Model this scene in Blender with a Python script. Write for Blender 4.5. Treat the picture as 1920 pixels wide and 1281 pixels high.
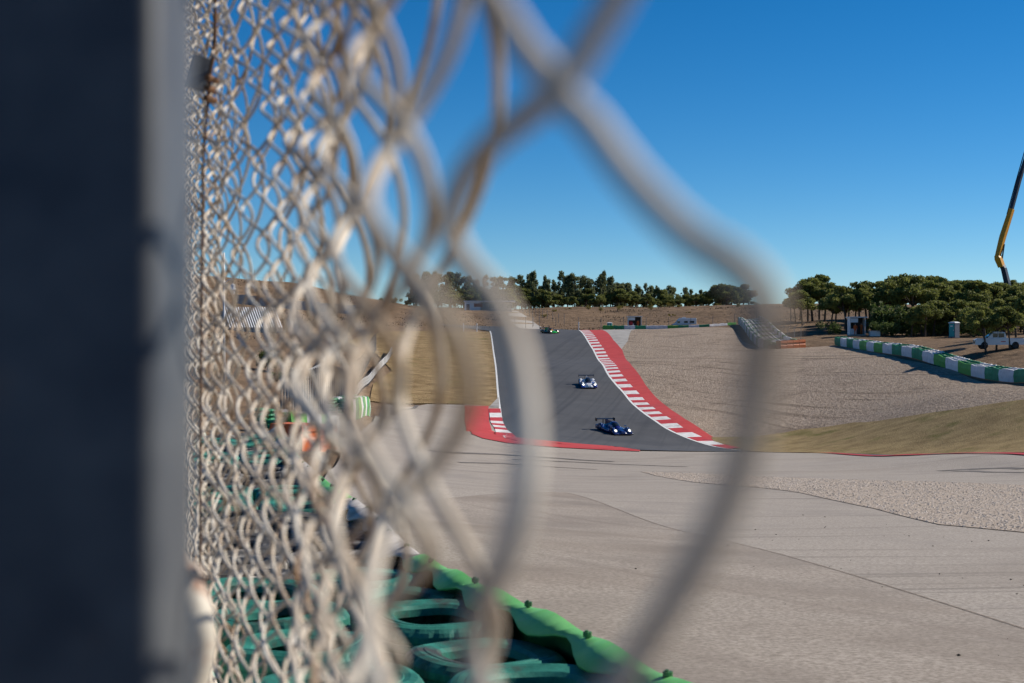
import bpy, bmesh, math, random
import numpy as np
from mathutils import Vector, Matrix
for o in list(bpy.data.objects): bpy.data.objects.remove(o)
SC=bpy.context.scene; COL=SC.collection
R=math.radians
# ---------------- camera, sky, sun, exposure
cam=bpy.data.cameras.new('camera'); co=bpy.data.objects.new('camera',cam); COL.objects.link(co)
co.location=(0,0,2.2); co.rotation_euler=(R(90),0,0)
cam.lens=50; cam.sensor_width=36; cam.clip_start=.01; cam.clip_end=6000
cam.dof.use_dof=True; cam.dof.focus_distance=90; cam.dof.aperture_fstop=8.8
SC.camera=co
SUN_AZ=72; SUN_EL=36
w=bpy.data.worlds.new('World'); SC.world=w; w.use_nodes=True
nt=w.node_tree; bg=nt.nodes['Background']
sky=nt.nodes.new('ShaderNodeTexSky'); sky.sky_type='NISHITA'; sky.sun_disc=False
sky.sun_elevation=R(SUN_EL); sky.sun_rotation=R(SUN_AZ); sky.altitude=1500; sky.air_density=.85; sky.dust_density=.0; sky.ozone_density=4.0
hs=nt.nodes.new('ShaderNodeHueSaturation'); hs.inputs['Saturation'].default_value=1.34; hs.inputs['Hue'].default_value=.495
v1=nt.nodes.new('ShaderNodeVectorMath'); v1.operation='SCALE'; v1.inputs['Scale'].default_value=.085
gm=nt.nodes.new('ShaderNodeGamma'); gm.inputs['Gamma'].default_value=1.1
v2=nt.nodes.new('ShaderNodeVectorMath'); v2.operation='SCALE'; v2.inputs['Scale'].default_value=1.04/.085
nt.links.new(sky.outputs[0],hs.inputs['Color']); nt.links.new(hs.outputs[0],v1.inputs[0]); nt.links.new(v1.outputs[0],gm.inputs['Color']); nt.links.new(gm.outputs[0],v2.inputs[0]); nt.links.new(v2.outputs[0],bg.inputs['Color'])
bg.inputs['Strength'].default_value=.085
sl=bpy.data.lights.new('sun','SUN'); sl.energy=4.7; sl.angle=R(.53); sl.color=(1,.93,.82)
so=bpy.data.objects.new('sun',sl); COL.objects.link(so)
sd=Vector((math.sin(R(SUN_AZ))*math.cos(R(SUN_EL)),math.cos(R(SUN_AZ))*math.cos(R(SUN_EL)),math.sin(R(SUN_EL))))
so.rotation_euler=sd.to_track_quat('Z','Y').to_euler(); so.location=(30,20,60)
SC.view_settings.view_transform='Standard'; SC.view_settings.look='None'; SC.view_settings.exposure=.25; SC.view_settings.gamma=1
SC.render.engine='CYCLES'; SC.render.resolution_x=1024; SC.render.resolution_y=683
random.seed(7); rng=np.random.default_rng(7)
# ---------------- helpers
def mat(name,c1,c2=None,scale=5,rough=.8,bump=0,bscale=None,c3=None,s3=.5,metal=0,spec=.3,detail=6,coords='Position',fac=(.35,.65),dist=.05,s3lim=(.55,.7)):
    m=bpy.data.materials.new(name); m.use_nodes=True; t=m.node_tree; b=t.nodes['Principled BSDF']
    b.inputs['Roughness'].default_value=rough; b.inputs['Metallic'].default_value=metal; b.inputs['Specular IOR Level'].default_value=spec
    if coords=='Position': src=t.nodes.new('ShaderNodeNewGeometry').outputs['Position']
    else: src=t.nodes.new('ShaderNodeTexCoord').outputs['Object']
    def noise(s,d=detail):
        n=t.nodes.new('ShaderNodeTexNoise'); n.inputs['Scale'].default_value=s; n.inputs['Detail'].default_value=d
        n.inputs['Roughness'].default_value=.65; t.links.new(src,n.inputs['Vector']); return n
    def ramp(n,a,c):
        r=t.nodes.new('ShaderNodeMapRange'); r.inputs[1].default_value=a; r.inputs[2].default_value=c; t.links.new(n.outputs[0],r.inputs[0]); return r
    def mix(f,a,c):
        x=t.nodes.new('ShaderNodeMix'); x.data_type='RGBA'; t.links.new(f.outputs[0],x.inputs[0])
        for k,v in ((6,a),(7,c)):
            if isinstance(v,tuple): x.inputs[k].default_value=(*v,1)
            else: t.links.new(v,x.inputs[k])
        return x.outputs[2]
    if c2 is None: b.inputs['Base Color'].default_value=(*c1,1); out=None
    else:
        out=mix(ramp(noise(scale),*fac),c1,c2)
        if c3 is not None: out=mix(ramp(noise(s3),*s3lim),out,c3)
        t.links.new(out,b.inputs['Base Color'])
    if bump:
        n=noise(bscale or scale); bp=t.nodes.new('ShaderNodeBump'); bp.inputs['Strength'].default_value=bump; bp.inputs['Distance'].default_value=dist
        t.links.new(n.outputs[0],bp.inputs['Height']); t.links.new(bp.outputs[0],b.inputs['Normal'])
    return m
def mobj(name,verts,faces,m,parent=None,smooth=False):
    me=bpy.data.meshes.new(name); me.from_pydata([tuple(map(float,v)) for v in verts],[],[tuple(map(int,f)) for f in faces]); me.update()
    if smooth: me.polygons.foreach_set('use_smooth',[True]*len(me.polygons))
    o=bpy.data.objects.new(name,me); COL.objects.link(o)
    if m: me.materials.append(m)
    if parent: o.parent=parent
    return o
def link(name,me,parent=None,loc=(0,0,0),rot=(0,0,0),sc=None):
    o=bpy.data.objects.new(name,me); COL.objects.link(o); o.location=loc; o.rotation_euler=rot
    if sc is not None: o.scale=sc if hasattr(sc,'__len__') else (sc,)*3
    if parent: o.parent=parent
    return o
def tag(o,label=None,cat=None,group=None,kind=None):
    if label: o['label']=label
    if cat: o['category']=cat
    if group: o['group']=group
    if kind: o['kind']=kind
    return o
def empty(name,loc,rz=0,**k):
    o=bpy.data.objects.new(name,None); COL.objects.link(o); o.location=loc; o.rotation_euler=(0,0,rz); o.empty_display_size=.2
    return tag(o,**k)
def ctree(o,parent=None):
    c=o.copy(); COL.objects.link(c); c.parent=parent
    for ch in [x for x in bpy.data.objects if x.parent==o]: ctree(ch,c)
    return c
class MB:
    def __init__(s): s.v=[]; s.f=[]
    def box(s,a,b,M=None):
        n=len(s.v); (x0,y0,z0),(x1,y1,z1)=a,b
        p=[(x0,y0,z0),(x1,y0,z0),(x1,y1,z0),(x0,y1,z0),(x0,y0,z1),(x1,y0,z1),(x1,y1,z1),(x0,y1,z1)]
        if M is not None: p=[tuple(M@Vector(q)) for q in p]
        s.v+=p; s.f+=[tuple(n+i for i in f) for f in ((3,2,1,0),(4,5,6,7),(0,1,5,4),(1,2,6,5),(2,3,7,6),(3,0,4,7))]; return s
    def tube(s,pts,r,seg=6,caps=True):
        pts=[Vector(p) for p in pts]; n0=len(s.v); N=len(pts); up=None
        rr=r if hasattr(r,'__len__') else [r]*N
        for i,p in enumerate(pts):
            t=(pts[min(i+1,N-1)]-pts[max(i-1,0)]).normalized()
            if up is None: up=Vector((1,0,0)) if abs(t.x)<.9 else Vector((0,1,0))
            u=(up-t*up.dot(t)).normalized(); up=u; v=t.cross(u)
            for k in range(seg):
                a=2*math.pi*k/seg; s.v.append(tuple(p+(u*math.cos(a)+v*math.sin(a))*rr[i]))
        for i in range(N-1):
            for k in range(seg):
                a=n0+i*seg+k; b=n0+i*seg+(k+1)%seg; s.f.append((a,b,b+seg,a+seg))
        if caps:
            s.f.append(tuple(n0+k for k in range(seg))[::-1]); s.f.append(tuple(n0+(N-1)*seg+k for k in range(seg)))
        return s
    def build(s,name,m,parent=None,smooth=False): return mobj(name,s.v,s.f,m,parent,smooth)
def drape(name,poly,off,m,step=2.0,parent=None,thick=False):
    bm=bmesh.new(); vs=[bm.verts.new((p[0],p[1],0)) for p in poly]; bm.faces.new(vs)
    bmesh.ops.triangulate(bm,faces=bm.faces[:])
    for ax in (0,1):
        lo=min(p[ax] for p in poly); hi=max(p[ax] for p in poly); c=math.ceil(lo/step)*step
        no=(1,0,0) if ax==0 else (0,1,0)
        while c<hi:
            q=[0,0,0]; q[ax]=c
            bmesh.ops.bisect_plane(bm,geom=bm.verts[:]+bm.edges[:]+bm.faces[:],plane_co=q,plane_no=no,dist=1e-5); c+=step
    xy=np.array([(v.co.x,v.co.y) for v in bm.verts]); z=H(xy[:,0],xy[:,1])+off
    for v,zz in zip(bm.verts,z): v.co.z=zz
    bmesh.ops.recalc_face_normals(bm,faces=bm.faces[:])
    if sum(f.normal.z for f in bm.faces)<0: bmesh.ops.reverse_faces(bm,faces=bm.faces[:])
    me=bpy.data.meshes.new(name); bm.to_mesh(me); bm.free(); me.materials.append(m)
    me.polygons.foreach_set('use_smooth',[True]*len(me.polygons))
    o=bpy.data.objects.new(name,me); COL.objects.link(o); o.parent=parent
    if parent is None: o['kind']='structure'
    return o
def strip(name,a,b,off,m,step=1.5,across=1,parent=None):
    """draped ribbon between two polylines (resampled to the same count)"""
    def rs(l,n):
        l=np.array([(p[0],p[1]) for p in l],float); c=np.r_[0,np.cumsum(np.hypot(*np.diff(l,axis=0).T))]; u=np.linspace(0,c[-1],n+1); return np.c_[np.interp(u,c,l[:,0]),np.interp(u,c,l[:,1])]
    L=sum(math.dist(p[:2],q[:2]) for p,q in zip(a[:-1],a[1:])); n=max(2,int(L/step)); A=rs(a,n); B=rs(b,n)
    G=np.stack([A+(B-A)*k/across for k in range(across+1)],1); xy=G.reshape(-1,2); z=H(xy[:,0],xy[:,1])+off; w_=across+1
    fs=[(i*w_+k,i*w_+k+1,(i+1)*w_+k+1,(i+1)*w_+k) for i in range(n) for k in range(across)]
    q=xy[list(fs[0])]; ar=sum(q[i][0]*q[(i+1)%4][1]-q[(i+1)%4][0]*q[i][1] for i in range(4))
    if ar<0: fs=[f[::-1] for f in fs]
    o=mobj(name,np.c_[xy,z],fs,m,parent,True)
    if parent is None: o['kind']='structure'
    return o
def hits(l,**k): return [q for q in (hit(a,b,**k) for a,b in l) if q]
def spline(pts,n):
    P_=[Vector(p) for p in pts]; P_=[P_[0]*2-P_[1]]+P_+[P_[-1]*2-P_[-2]]; out=[]
    for i in range(1,len(P_)-2):
        a,b,c,d=P_[i-1:i+3]
        for k in range(n):
            t=k/n; out.append(.5*((2*b)+(c-a)*t+(2*a-5*b+4*c-d)*t*t+(3*b-a-3*c+d)*t**3))
    out.append(P_[-2]); return out
def resample(pts,step):
    out=[Vector(pts[0])]; acc=0.
    for a,b in zip(pts[:-1],pts[1:]):
        a=Vector(a); b=Vector(b); L=(b-a).length; s=step-acc
        while s<=L: out.append(a.lerp(b,s/L)); s+=step
        acc=(acc+L)%step
    return out

F=2666.7; CZ=2.2
def P(px,py,d): return ((px-960)/F*d, d, CZ-(py-640.5)/F*d)
C=[]
def W(x,y,drop): C.append((x,y,CZ-drop))
for y in (-10,0,6,14):
    for x in (-8,0,10,25): W(x,y,1.75+.05*max(y,0)-(.0 if x>-4 else .15))
for y in (25,40,56,72):
    for x in (0,8,18,30): W(x,y,1.7+.0612*y)
for y,x in ((17,-3),(24,-5),(36,-7)): W(x,y,1.9+.03*y)
for a in [(700,835,60),(600,835,57),(690,778,92),(560,800,70),(470,760,80),(800,800,114),(870,800,121),(800,757,148),(720,756,146),(870,758,152),
 (1000,843,113),(1150,846,113),(1300,848,112),(1350,849,92),(1450,849.5,86),(1575,850,79),(1700,850,72),(1810,850,66),(1920,850,60),(2050,850,54),(1400,858,110),(1450,862,106),(1575,865,98),(1700,865,90),(1920,869,77),
 (950,790,141),(1150,814,134),(1000,760,155),(1100,725,172),(1010,690,196),(1050,650,236),(1000,619,285),(1085,619,285),(925,622,285),
 (1430,842,128),(1700,846,110),(1920,847,94),(1290,790,142),(1340,815,136),(1300,740,166),(1430,812,138),(1650,787,131),(1920,752,114),
 (1330,832,130),(1250,745,165),(1200,672,215),(1180,619,285),(1350,613,290),(1400,658,204),(1450,654,204),(1510,651,206),(1565,645,206),(1700,672,164),(1920,715,131),(1600,735,150),(1780,735,130),
 (1620,630,213),(1700,630,216),(1790,632,212),(1860,646,164),(1920,656,154),(1530,615,240),(1500,600,268),(1480,577,330),(1560,577,320),
 (1700,600,260),(1880,605,250),(1700,578,320),(1900,575,315),
 (1050,613,316),(1200,613,316),(1350,611,316),(1000,585,375),(1100,577,400),(1300,577,400),(1420,576,390),(900,582,375),(960,600,338),(870,615,302),
 (800,620,285),(740,652,230),(740,690,190),(820,690,195),(720,725,168),(600,705,165),(640,660,205),(700,605,300),(600,572,335),(460,622,245),(550,620,250),(440,585,292),(650,566,345),(770,578,378),
 (550,533,372),(430,522,372),(640,548,372),(350,600,250),(350,680,140),(500,690,142),(420,720,112)]:
    C.append(P(*a))
for x in (-230,-120,0,120,240): W(x,470,-6.0 if x>-60 else -9)
for x,y in ((-150,-20),(-150,80),(-190,220),(220,200),(200,80),(150,0),(220,320)): W(x,y,{-150:1.,-190:-6,-230:-6,220:-4,240:-4,200:-3,150:2.5}[x])
C=np.array(C)
def U(r2): return r2*np.log(r2+1e-9)*.5
def fit(C,lam=6.0):
    n=len(C); d=C[:,None,:2]-C[None,:,:2]
    K=U((d**2).sum(2))+lam*np.eye(n)
    Pm=np.c_[np.ones(n),C[:,:2]]
    A=np.zeros((n+3,n+3)); A[:n,:n]=K; A[:n,n:]=Pm; A[n:,:n]=Pm.T
    return np.linalg.solve(A,np.r_[C[:,2],0,0,0])
SOL=fit(C)
def H(x,y):
    x=np.asarray(x,float); y=np.asarray(y,float); sh=x.shape
    x=x.ravel(); y=y.ravel(); o=np.empty(len(x)); n=len(C)
    for i in range(0,len(x),20000):
        xs=np.clip(x[i:i+20000],-230,240); ys=np.clip(y[i:i+20000],-25,470)
        r2=(xs[:,None]-C[None,:,0])**2+(ys[:,None]-C[None,:,1])**2
        v=U(r2)@SOL[:n]+SOL[n]+SOL[n+1]*xs+SOL[n+2]*ys
        e=np.hypot(x[i:i+20000]-xs,y[i:i+20000]-ys); t=np.clip(e/150,0,1); t=t*t*(3-2*t)
        o[i:i+20000]=v*(1-t)+5.0*t
    return o.reshape(sh)
def h(x,y): return float(H(np.array([x]),np.array([y]))[0])
def hit(px,py,d0=3,d1=450):
    d=np.arange(d0,d1,.25); z=CZ-(py-640.5)/F*d; g=H((px-960)/F*d,d)
    i=np.nonzero(g>=z)[0]
    if len(i)==0: return None
    i=i[0]
    if i==0: dd=d[0]
    else:
        a=z[i-1]-g[i-1]; b=g[i]-z[i]; dd=d[i-1]+.25*a/(a+b)
    x=(px-960)/F*dd
    return (x,dd,h(x,dd))
# ---------------- materials
M={}
M['dry']=mat('dry_ground',(.13,.086,.053),(.25,.168,.105),scale=.5,rough=.95,bump=.8,bscale=1.6,dist=.4,c3=(.075,.05,.032),s3=.12,spec=.1,detail=10)
M['bank']=mat('golden_grass',(.17,.11,.05),(.38,.27,.14),scale=.5,rough=.95,bump=.8,bscale=5,dist=.15,c3=(.14,.12,.04),s3=.25,spec=.1,detail=12)
M['verge']=mat('olive_grass',(.21,.148,.07),(.33,.245,.12),scale=.6,rough=.95,bump=.7,bscale=6,dist=.12,c3=(.12,.12,.03),s3=.22,spec=.1,detail=12)
M['runoff']=mat('runoff_tarmac',(.24,.205,.172),(.44,.385,.33),scale=24,rough=.9,bump=.5,bscale=90,dist=.006,c3=(.27,.235,.205),s3=.35,spec=.25,detail=4,s3lim=(.5,.75))
M['runoff2']=mat('runoff_tarmac_older',(.225,.188,.152),(.42,.36,.305),scale=22,rough=.9,bump=.5,bscale=90,dist=.006,c3=(.215,.18,.15),s3=.3,spec=.25,detail=4,s3lim=(.45,.75))
M['track']=mat('track_asphalt',(.066,.066,.068),(.086,.085,.086),scale=.25,rough=.75,bump=.15,bscale=40,dist=.01,c3=(.050,.050,.054),s3=.08,spec=.35)
M['red']=mat('red_paint',(.42,.038,.038),(.50,.055,.052),scale=.8,rough=.8,c3=(.30,.05,.05),s3=.35,s3lim=(.56,.75))
M['kwhite']=mat('kerb_white',(.62,.60,.58),(.78,.76,.74),scale=2,rough=.7,c3=(.33,.30,.29),s3=.7,s3lim=(.52,.72))
M['kred']=mat('kerb_red',(.42,.03,.035),(.52,.045,.05),scale=2,rough=.7,c3=(.22,.05,.05),s3=.7,s3lim=(.54,.74))
M['concrete']=mat('old_concrete',(.30,.28,.26),(.42,.40,.37),scale=.8,rough=.9,bump=.2,c3=(.2,.19,.18),s3=.3)
M['gravel']=mat('gravel',(.22,.168,.125),(.48,.38,.295),scale=2.6,rough=.95,bump=1.0,bscale=3.2,dist=.25,c3=(.19,.145,.11),s3=.13,spec=.1,detail=12)
M['line']=mat('white_line',(.7,.7,.68),(.8,.8,.78),scale=3,rough=.7)
def streaks(m,ang,sx,sy,lo,hi,col,f=.6):
    t=m.node_tree; b=t.nodes['Principled BSDF']; src=t.nodes.new('ShaderNodeNewGeometry').outputs['Position']; mp=t.nodes.new('ShaderNodeMapping'); mp.vector_type='TEXTURE'
    mp.inputs['Rotation'].default_value=(0,0,ang); mp.inputs['Scale'].default_value=(sx,sy,50)
    n=t.nodes.new('ShaderNodeTexNoise'); n.inputs['Scale'].default_value=1; n.inputs['Detail'].default_value=3; n.inputs['Distortion'].default_value=.6
    t.links.new(src,mp.inputs[0]); t.links.new(mp.outputs[0],n.inputs['Vector'])
    r=t.nodes.new('ShaderNodeMapRange'); r.inputs[1].default_value=lo; r.inputs[2].default_value=hi; r.inputs[4].default_value=f; t.links.new(n.outputs[0],r.inputs[0])
    x=t.nodes.new('ShaderNodeMix'); x.data_type='RGBA'; s=b.inputs['Base Color'].links[0].from_socket; t.links.new(r.outputs[0],x.inputs[0]); t.links.new(s,x.inputs[6]); x.inputs[7].default_value=(*col,1); t.links.new(x.outputs[2],b.inputs['Base Color'])
streaks(M['gravel'],R(-62),26,.9,.56,.66,(.115,.085,.062)); streaks(M['gravel'],R(-35),30,1.6,.58,.7,(.36,.29,.23),.5)
streaks(M['runoff'],R(8),22,.35,.58,.68,(.15,.125,.105),.5); streaks(M['runoff2'],R(-58),9,.5,.55,.75,(.20,.16,.13),.5)
streaks(M['runoff2'],R(-20),7,3.5,.5,.72,(.22,.172,.132),.55); streaks(M['runoff'],R(20),9,4,.52,.74,(.235,.195,.16),.5)
streaks(M['track'],R(80),60,.8,.5,.75,(.042,.042,.045),.8)
streaks(M['bank'],R(10),5,.5,.5,.65,(.16,.11,.05),.5)
# ---------------- ground sheet
def graded(lo,hi,step,far,grow=1.25):
    a=list(np.arange(lo,hi+1e-6,step)); s=step
    while a[-1]<far: s*=grow; a.append(a[-1]+s)
    s=step; b=[]; c=lo
    while c>-far: s*=grow; c-=s; b.append(c)
    return np.array(b[::-1]+a)
gx=graded(-105,120,1.5,3500); gy=graded(-6,415,1.5,3500)
X,Y=np.meshgrid(gx,gy); Z=H(X,Y); nx=len(gx); ny=len(gy)
Z=Z+np.where(Y>320,.5*np.sin(X*.21+np.sin(Y*.13)*2)*np.sin(Y*.17+X*.05),0)*np.clip((Y-320)/25,0,1)
Z=Z-.09*np.clip((Y-22)/20,0,1)*np.clip((325-Y)/15,0,1)-.02
idx=np.arange(nx*ny).reshape(ny,nx)
fs=np.stack([idx[:-1,:-1],idx[:-1,1:],idx[1:,1:],idx[1:,:-1]],-1).reshape(-1,4)
g=mobj('ground',np.c_[X.ravel(),Y.ravel(),Z.ravel()],fs,M['dry'],smooth=True); g['kind']='structure'
# ---------------- near tarmac
left_lim=[(x,y) for x,y in [(1.6,-5),(1.2,2),(.95,3.6)]]
edge_far=hits([(640,850),(600,838)])+hits([(700,790),(720,757),(800,758),(870,759),(925,752),(940,770),(950,800),(962,822),(1010,833),(1100,841),(1200,846),(1300,847.5),(1400,848)])
seam=[P(1100,940,0)]; s0=hit(700,800); 
sA=hit(900,905); sB=hit(1180,965); sC=hit(1920,1182)
sdir=Vector(sC[:2])-Vector(sB[:2]); sA=tuple(Vector(sB[:2])-sdir*.55); ext=Vector(sC[:2])+sdir*3
tyre_line=[(-3.6,24),(-2.5,17),(-1.55,12.6),(-.8,9.7),(-.42,7.6),(0,6.4),(.3,5.5),(.6,4.5),(.95,3.5),(1.3,2.2),(1.6,-5)]
near_poly=[(sA[0],sA[1]),(sB[0],sB[1]),(sC[0],sC[1]),(ext.x,ext.y),(ext.x,-5)]+[ (x+.1,y) for x,y in tyre_line[::-1][:-1]]+[(-3.4,24)]
drape('runoff_tarmac',near_poly,.012,M['runoff2'],1.0)
rl=[P(1450,850,88)[:2],P(1550,850,80)[:2],P(1700,850,72)[:2],P(1800,850,66)[:2],P(1920,850,60)[:2],P(2050,850,54)[:2]]
far_poly=[(sA[0]-.2,sA[1]-.25),(-3.4,23.8)]+[(q[0],q[1]) for q in edge_far]+[(18.8,104),(18.5,93),(18.5,82),(19.9,70),(26.2,52),(45,36),(60,30),(60,ext.y),(ext.x-.2,ext.y-.25),(sC[0]-.2,sC[1]-.25),(sB[0]-.2,sB[1]-.25)]
M['tar']=mat('tar_seam',(.15,.11,.08),(.24,.18,.13),scale=6,rough=.9)
def ribbon(name,line,w_,off,m):
    l=[Vector(p[:2]) for p in spline([(p[0],p[1],0) for p in line],10)]; a=offs(l,-w_/2); b=offs(l,w_/2)
    return strip(name,a,b,off,m)
def offs(line,d):
    out=[]
    for i,p in enumerate(line):
        t=(line[min(i+1,len(line)-1)]-line[max(i-1,0)]).normalized(); out.append(p+Vector((-t.y,t.x))*d)
    return out
ribbon('tar_seam',[sA,sB,sC,(ext.x,ext.y)],.018,.017,M['tar'])
drape('paved_runoff',far_poly,.008,M['runoff'],1.0)
# ---------------- race track
Lp=[(920,621),(924,640),(930,680),(934,720),(937,750),(941,780),(946,800),(954,815),(969,825),(1010,832),(1080,838),(1150,842.5),(1250,846),(1330,847)]
Rp=[(1085,619.5),(1101,640),(1113,660),(1125,680),(1137,700),(1152,720),(1170,740),(1187,760),(1212,780),(1241,800),(1270,815),(1303,828),(1338,838),(1388,845)]
LH=hits(Lp); RH=hits(Rp)
L2=[Vector((q[0],q[1])) for q in LH]; R2=[Vector((q[0],q[1])) for q in RH]
crest=[(R2[0].x-3,296),(R2[0].x-12,312),(L2[0].x-14,312),(L2[0].x-2.5,296)]
tail=[(21.3,121.5),(25,112),(28.3,101),(31,86),(33,74),(36,60),(26,52),(19.7,70),(18.3,82),(18.3,93)]
drape('race_track',[tuple(p) for p in L2]+[(18.6,104)]+tail[::-1]+[tuple(p) for p in R2[::-1]]+crest,.03,M['track'],2.0)
def offs(line,d):
    out=[]
    for i,p in enumerate(line):
        t=(line[min(i+1,len(line)-1)]-line[max(i-1,0)]).normalized(); out.append(p+Vector((-t.y,t.x))*d)
    return out
def band(name,line,d0,d1,off,m,parent=None,n=6):
    s=[Vector(p[:2]) for p in spline([(p.x,p.y,0) for p in line],n)]
    a=offs(s,d0); b=offs(s,d1)
    return strip(name,a,b,off,m,parent=parent)
def kerb(name,line,d0,d1,step,hgt,skip=0):
    """raised kerb of alternating painted blocks, each a wedge rising away from the asphalt"""
    s=resample([Vector((p.x,p.y,0)) for p in spline([(p.x,p.y,0) for p in line],8)],step); s=[Vector(p[:2]) for p in s]
    a=offs(s,d0); b=offs(s,d1); root=empty(name,(0,0,0),kind='structure')
    for i in range(skip,len(s)-1):
        q=[a[i],a[i+1],b[i+1],b[i]]; zz=[h(p.x,p.y) for p in q]; v=[]
        for p,z,e in zip(q,zz,(.035,.035,hgt,hgt)): v.append((p.x,p.y,z+e))
        for p,z in zip(q,zz): v.append((p.x,p.y,z-.1))
        mobj('white_block' if i%2 else 'red_block',v,[(0,1,2,3),(4,7,6,5),(0,4,5,1),(1,5,6,2),(2,6,7,3),(3,7,4,0)],M['kwhite' if i%2 else 'kred'],root)
    return root
# right-hand side of the track: line, kerb, red apron (left normal of a line running towards us points right-hand in the picture)
band('edge_line',R2,.0,.24,.034,M['line'])
kerb('kerb',R2,.26,1.85,2.4,.08,0)
ap_in=offs([Vector(p[:2]) for p in spline([(p.x,p.y,0) for p in R2[:-2]],5)],1.87)
apo=[(1128,619),(1150,638),(1167,657),(1185,687),(1210,722),(1235,750),(1260,770),(1285,787),(1310,802),(1337,820)]
APO=[(q[0],q[1]) for q in hits(apo)]
strip('red_apron',ap_in,APO,.035,M['red'],1.5,5)
# left-hand side
band('edge_line',L2[:9],-.22,0,.034,M['line'])
kl=[Vector(q[:2]) for q in hits([(938,764),(941,780),(945,798),(952,812),(966,823)])]
def lerp_line(px,n):
    l=[Vector((q[0],q[1])) for q in hits(px)]; s=[Vector(p[:2]) for p in spline([(p.x,p.y,0) for p in l],12)]; c=[0]
    for a,b in zip(s[:-1],s[1:]): c.append(c[-1]+(b-a).length)
    u=np.linspace(0,c[-1],n+1); return list(zip(np.interp(u,c,[p.x for p in s]),np.interp(u,c,[p.y for p in s])))
ki=lerp_line([(938,767),(940.5,780),(944.5,795),(954,811),(968,820.5),(990,827)],19); ko=lerp_line([(917,767),(918,780),(921,795),(929,809),(945,821),(970,828)],19); root=empty('kerb',(0,0,0),kind='structure')
for i in range(19):
    q=[ki[i],ki[i+1],ko[i+1],ko[i]]; v=[]
    for (x,y),e in zip(q,(.05,.05,.062,.062)): v.append((x,y,h(x,y)+e))
    for x,y in q: v.append((x,y,h(x,y)-.1))
    mobj('white_block' if i%2 else 'red_block',v,[(0,3,2,1),(4,5,6,7),(0,1,5,4),(1,2,6,5),(2,3,7,6),(3,0,4,7)],M['kwhite' if i%2 else 'kred'],root)
ra=hits([(872,761),(871,790),(874,806),(885,815),(905,823),(950,831.5),(1010,837.5),(1100,843),(1200,847.5),(1200,845),(1080,839.2),(1010,833.5),(967,826.5),(940,822),(922,808),(917,790),(916,762)])
drape('red_runoff_paint',[q[:2] for q in ra],.045,M['red'],1.5)
drape('concrete_wedge',[q[:2] for q in hits([(917,764),(936,764),(935,745)])],.05,M['concrete'],2)
rr=[Vector(p) for p in [(edge_far[-1][0],edge_far[-1][1])]+rl]
band('red_line',rr,-.5,.1,.05,M['kred'])
# gravel and grass
gl=[(1190,617.5),(1177,640),(1164,657),(1180,687),(1205,722),(1230,750),(1255,770),(1280,787),(1305,802),(1333,821)]
gr=[(1420,818),(1500,806),(1600,793),(1700,782),(1800,768),(1920,750)]
gtop=[(1920,722),(1800,692),(1700,672),(1620,655),(1567,648),(1510,652),(1455,655),(1400,640),(1378,614.5),(1300,614),(1230,616)]
GP=[q[:2] for q in hits(gl+gr)]+[(44.6,114)]+[(q[0]-.6,q[1]) for q in hits(gtop)]
drape('gravel_trap',GP,.02,M['gravel'],2.0)
vg=hits(gl[-1:]+gr)+[(62,110,0),(56,80,0)]+[P(1920,850,87),P(1700,850,104),P(1500,850,116),P(1430,847,122)]+hits([(1380,842),(1342,832)])
drape('grass_verge',[q[:2] for q in vg],.05,M['verge'],2.0)
bk=hits([(918,622),(922,640),(928,680),(932,720),(934,746),(918,762),(870,757.5),(800,756.5),(720,755.5),(690,752),(700,720),(735,695),(700,660),(650,640),(720,622),(800,620.5)])
drape('grass_bank',[q[:2] for q in bk],.015,M['bank'],2.0)
drape('service_road',[q[:2] for q in hits([(1126,618.5),(1148,638),(1165,657),(1180,640),(1192,617.5)])],.012,M['concrete'],2)
drape('access_ramp',[q[:2] for q in hits([(952,584),(968,583),(990,596),(1016,614),(1010,617.5),(975,616),(958,604)])],.05,M['concrete'],2)
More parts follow.
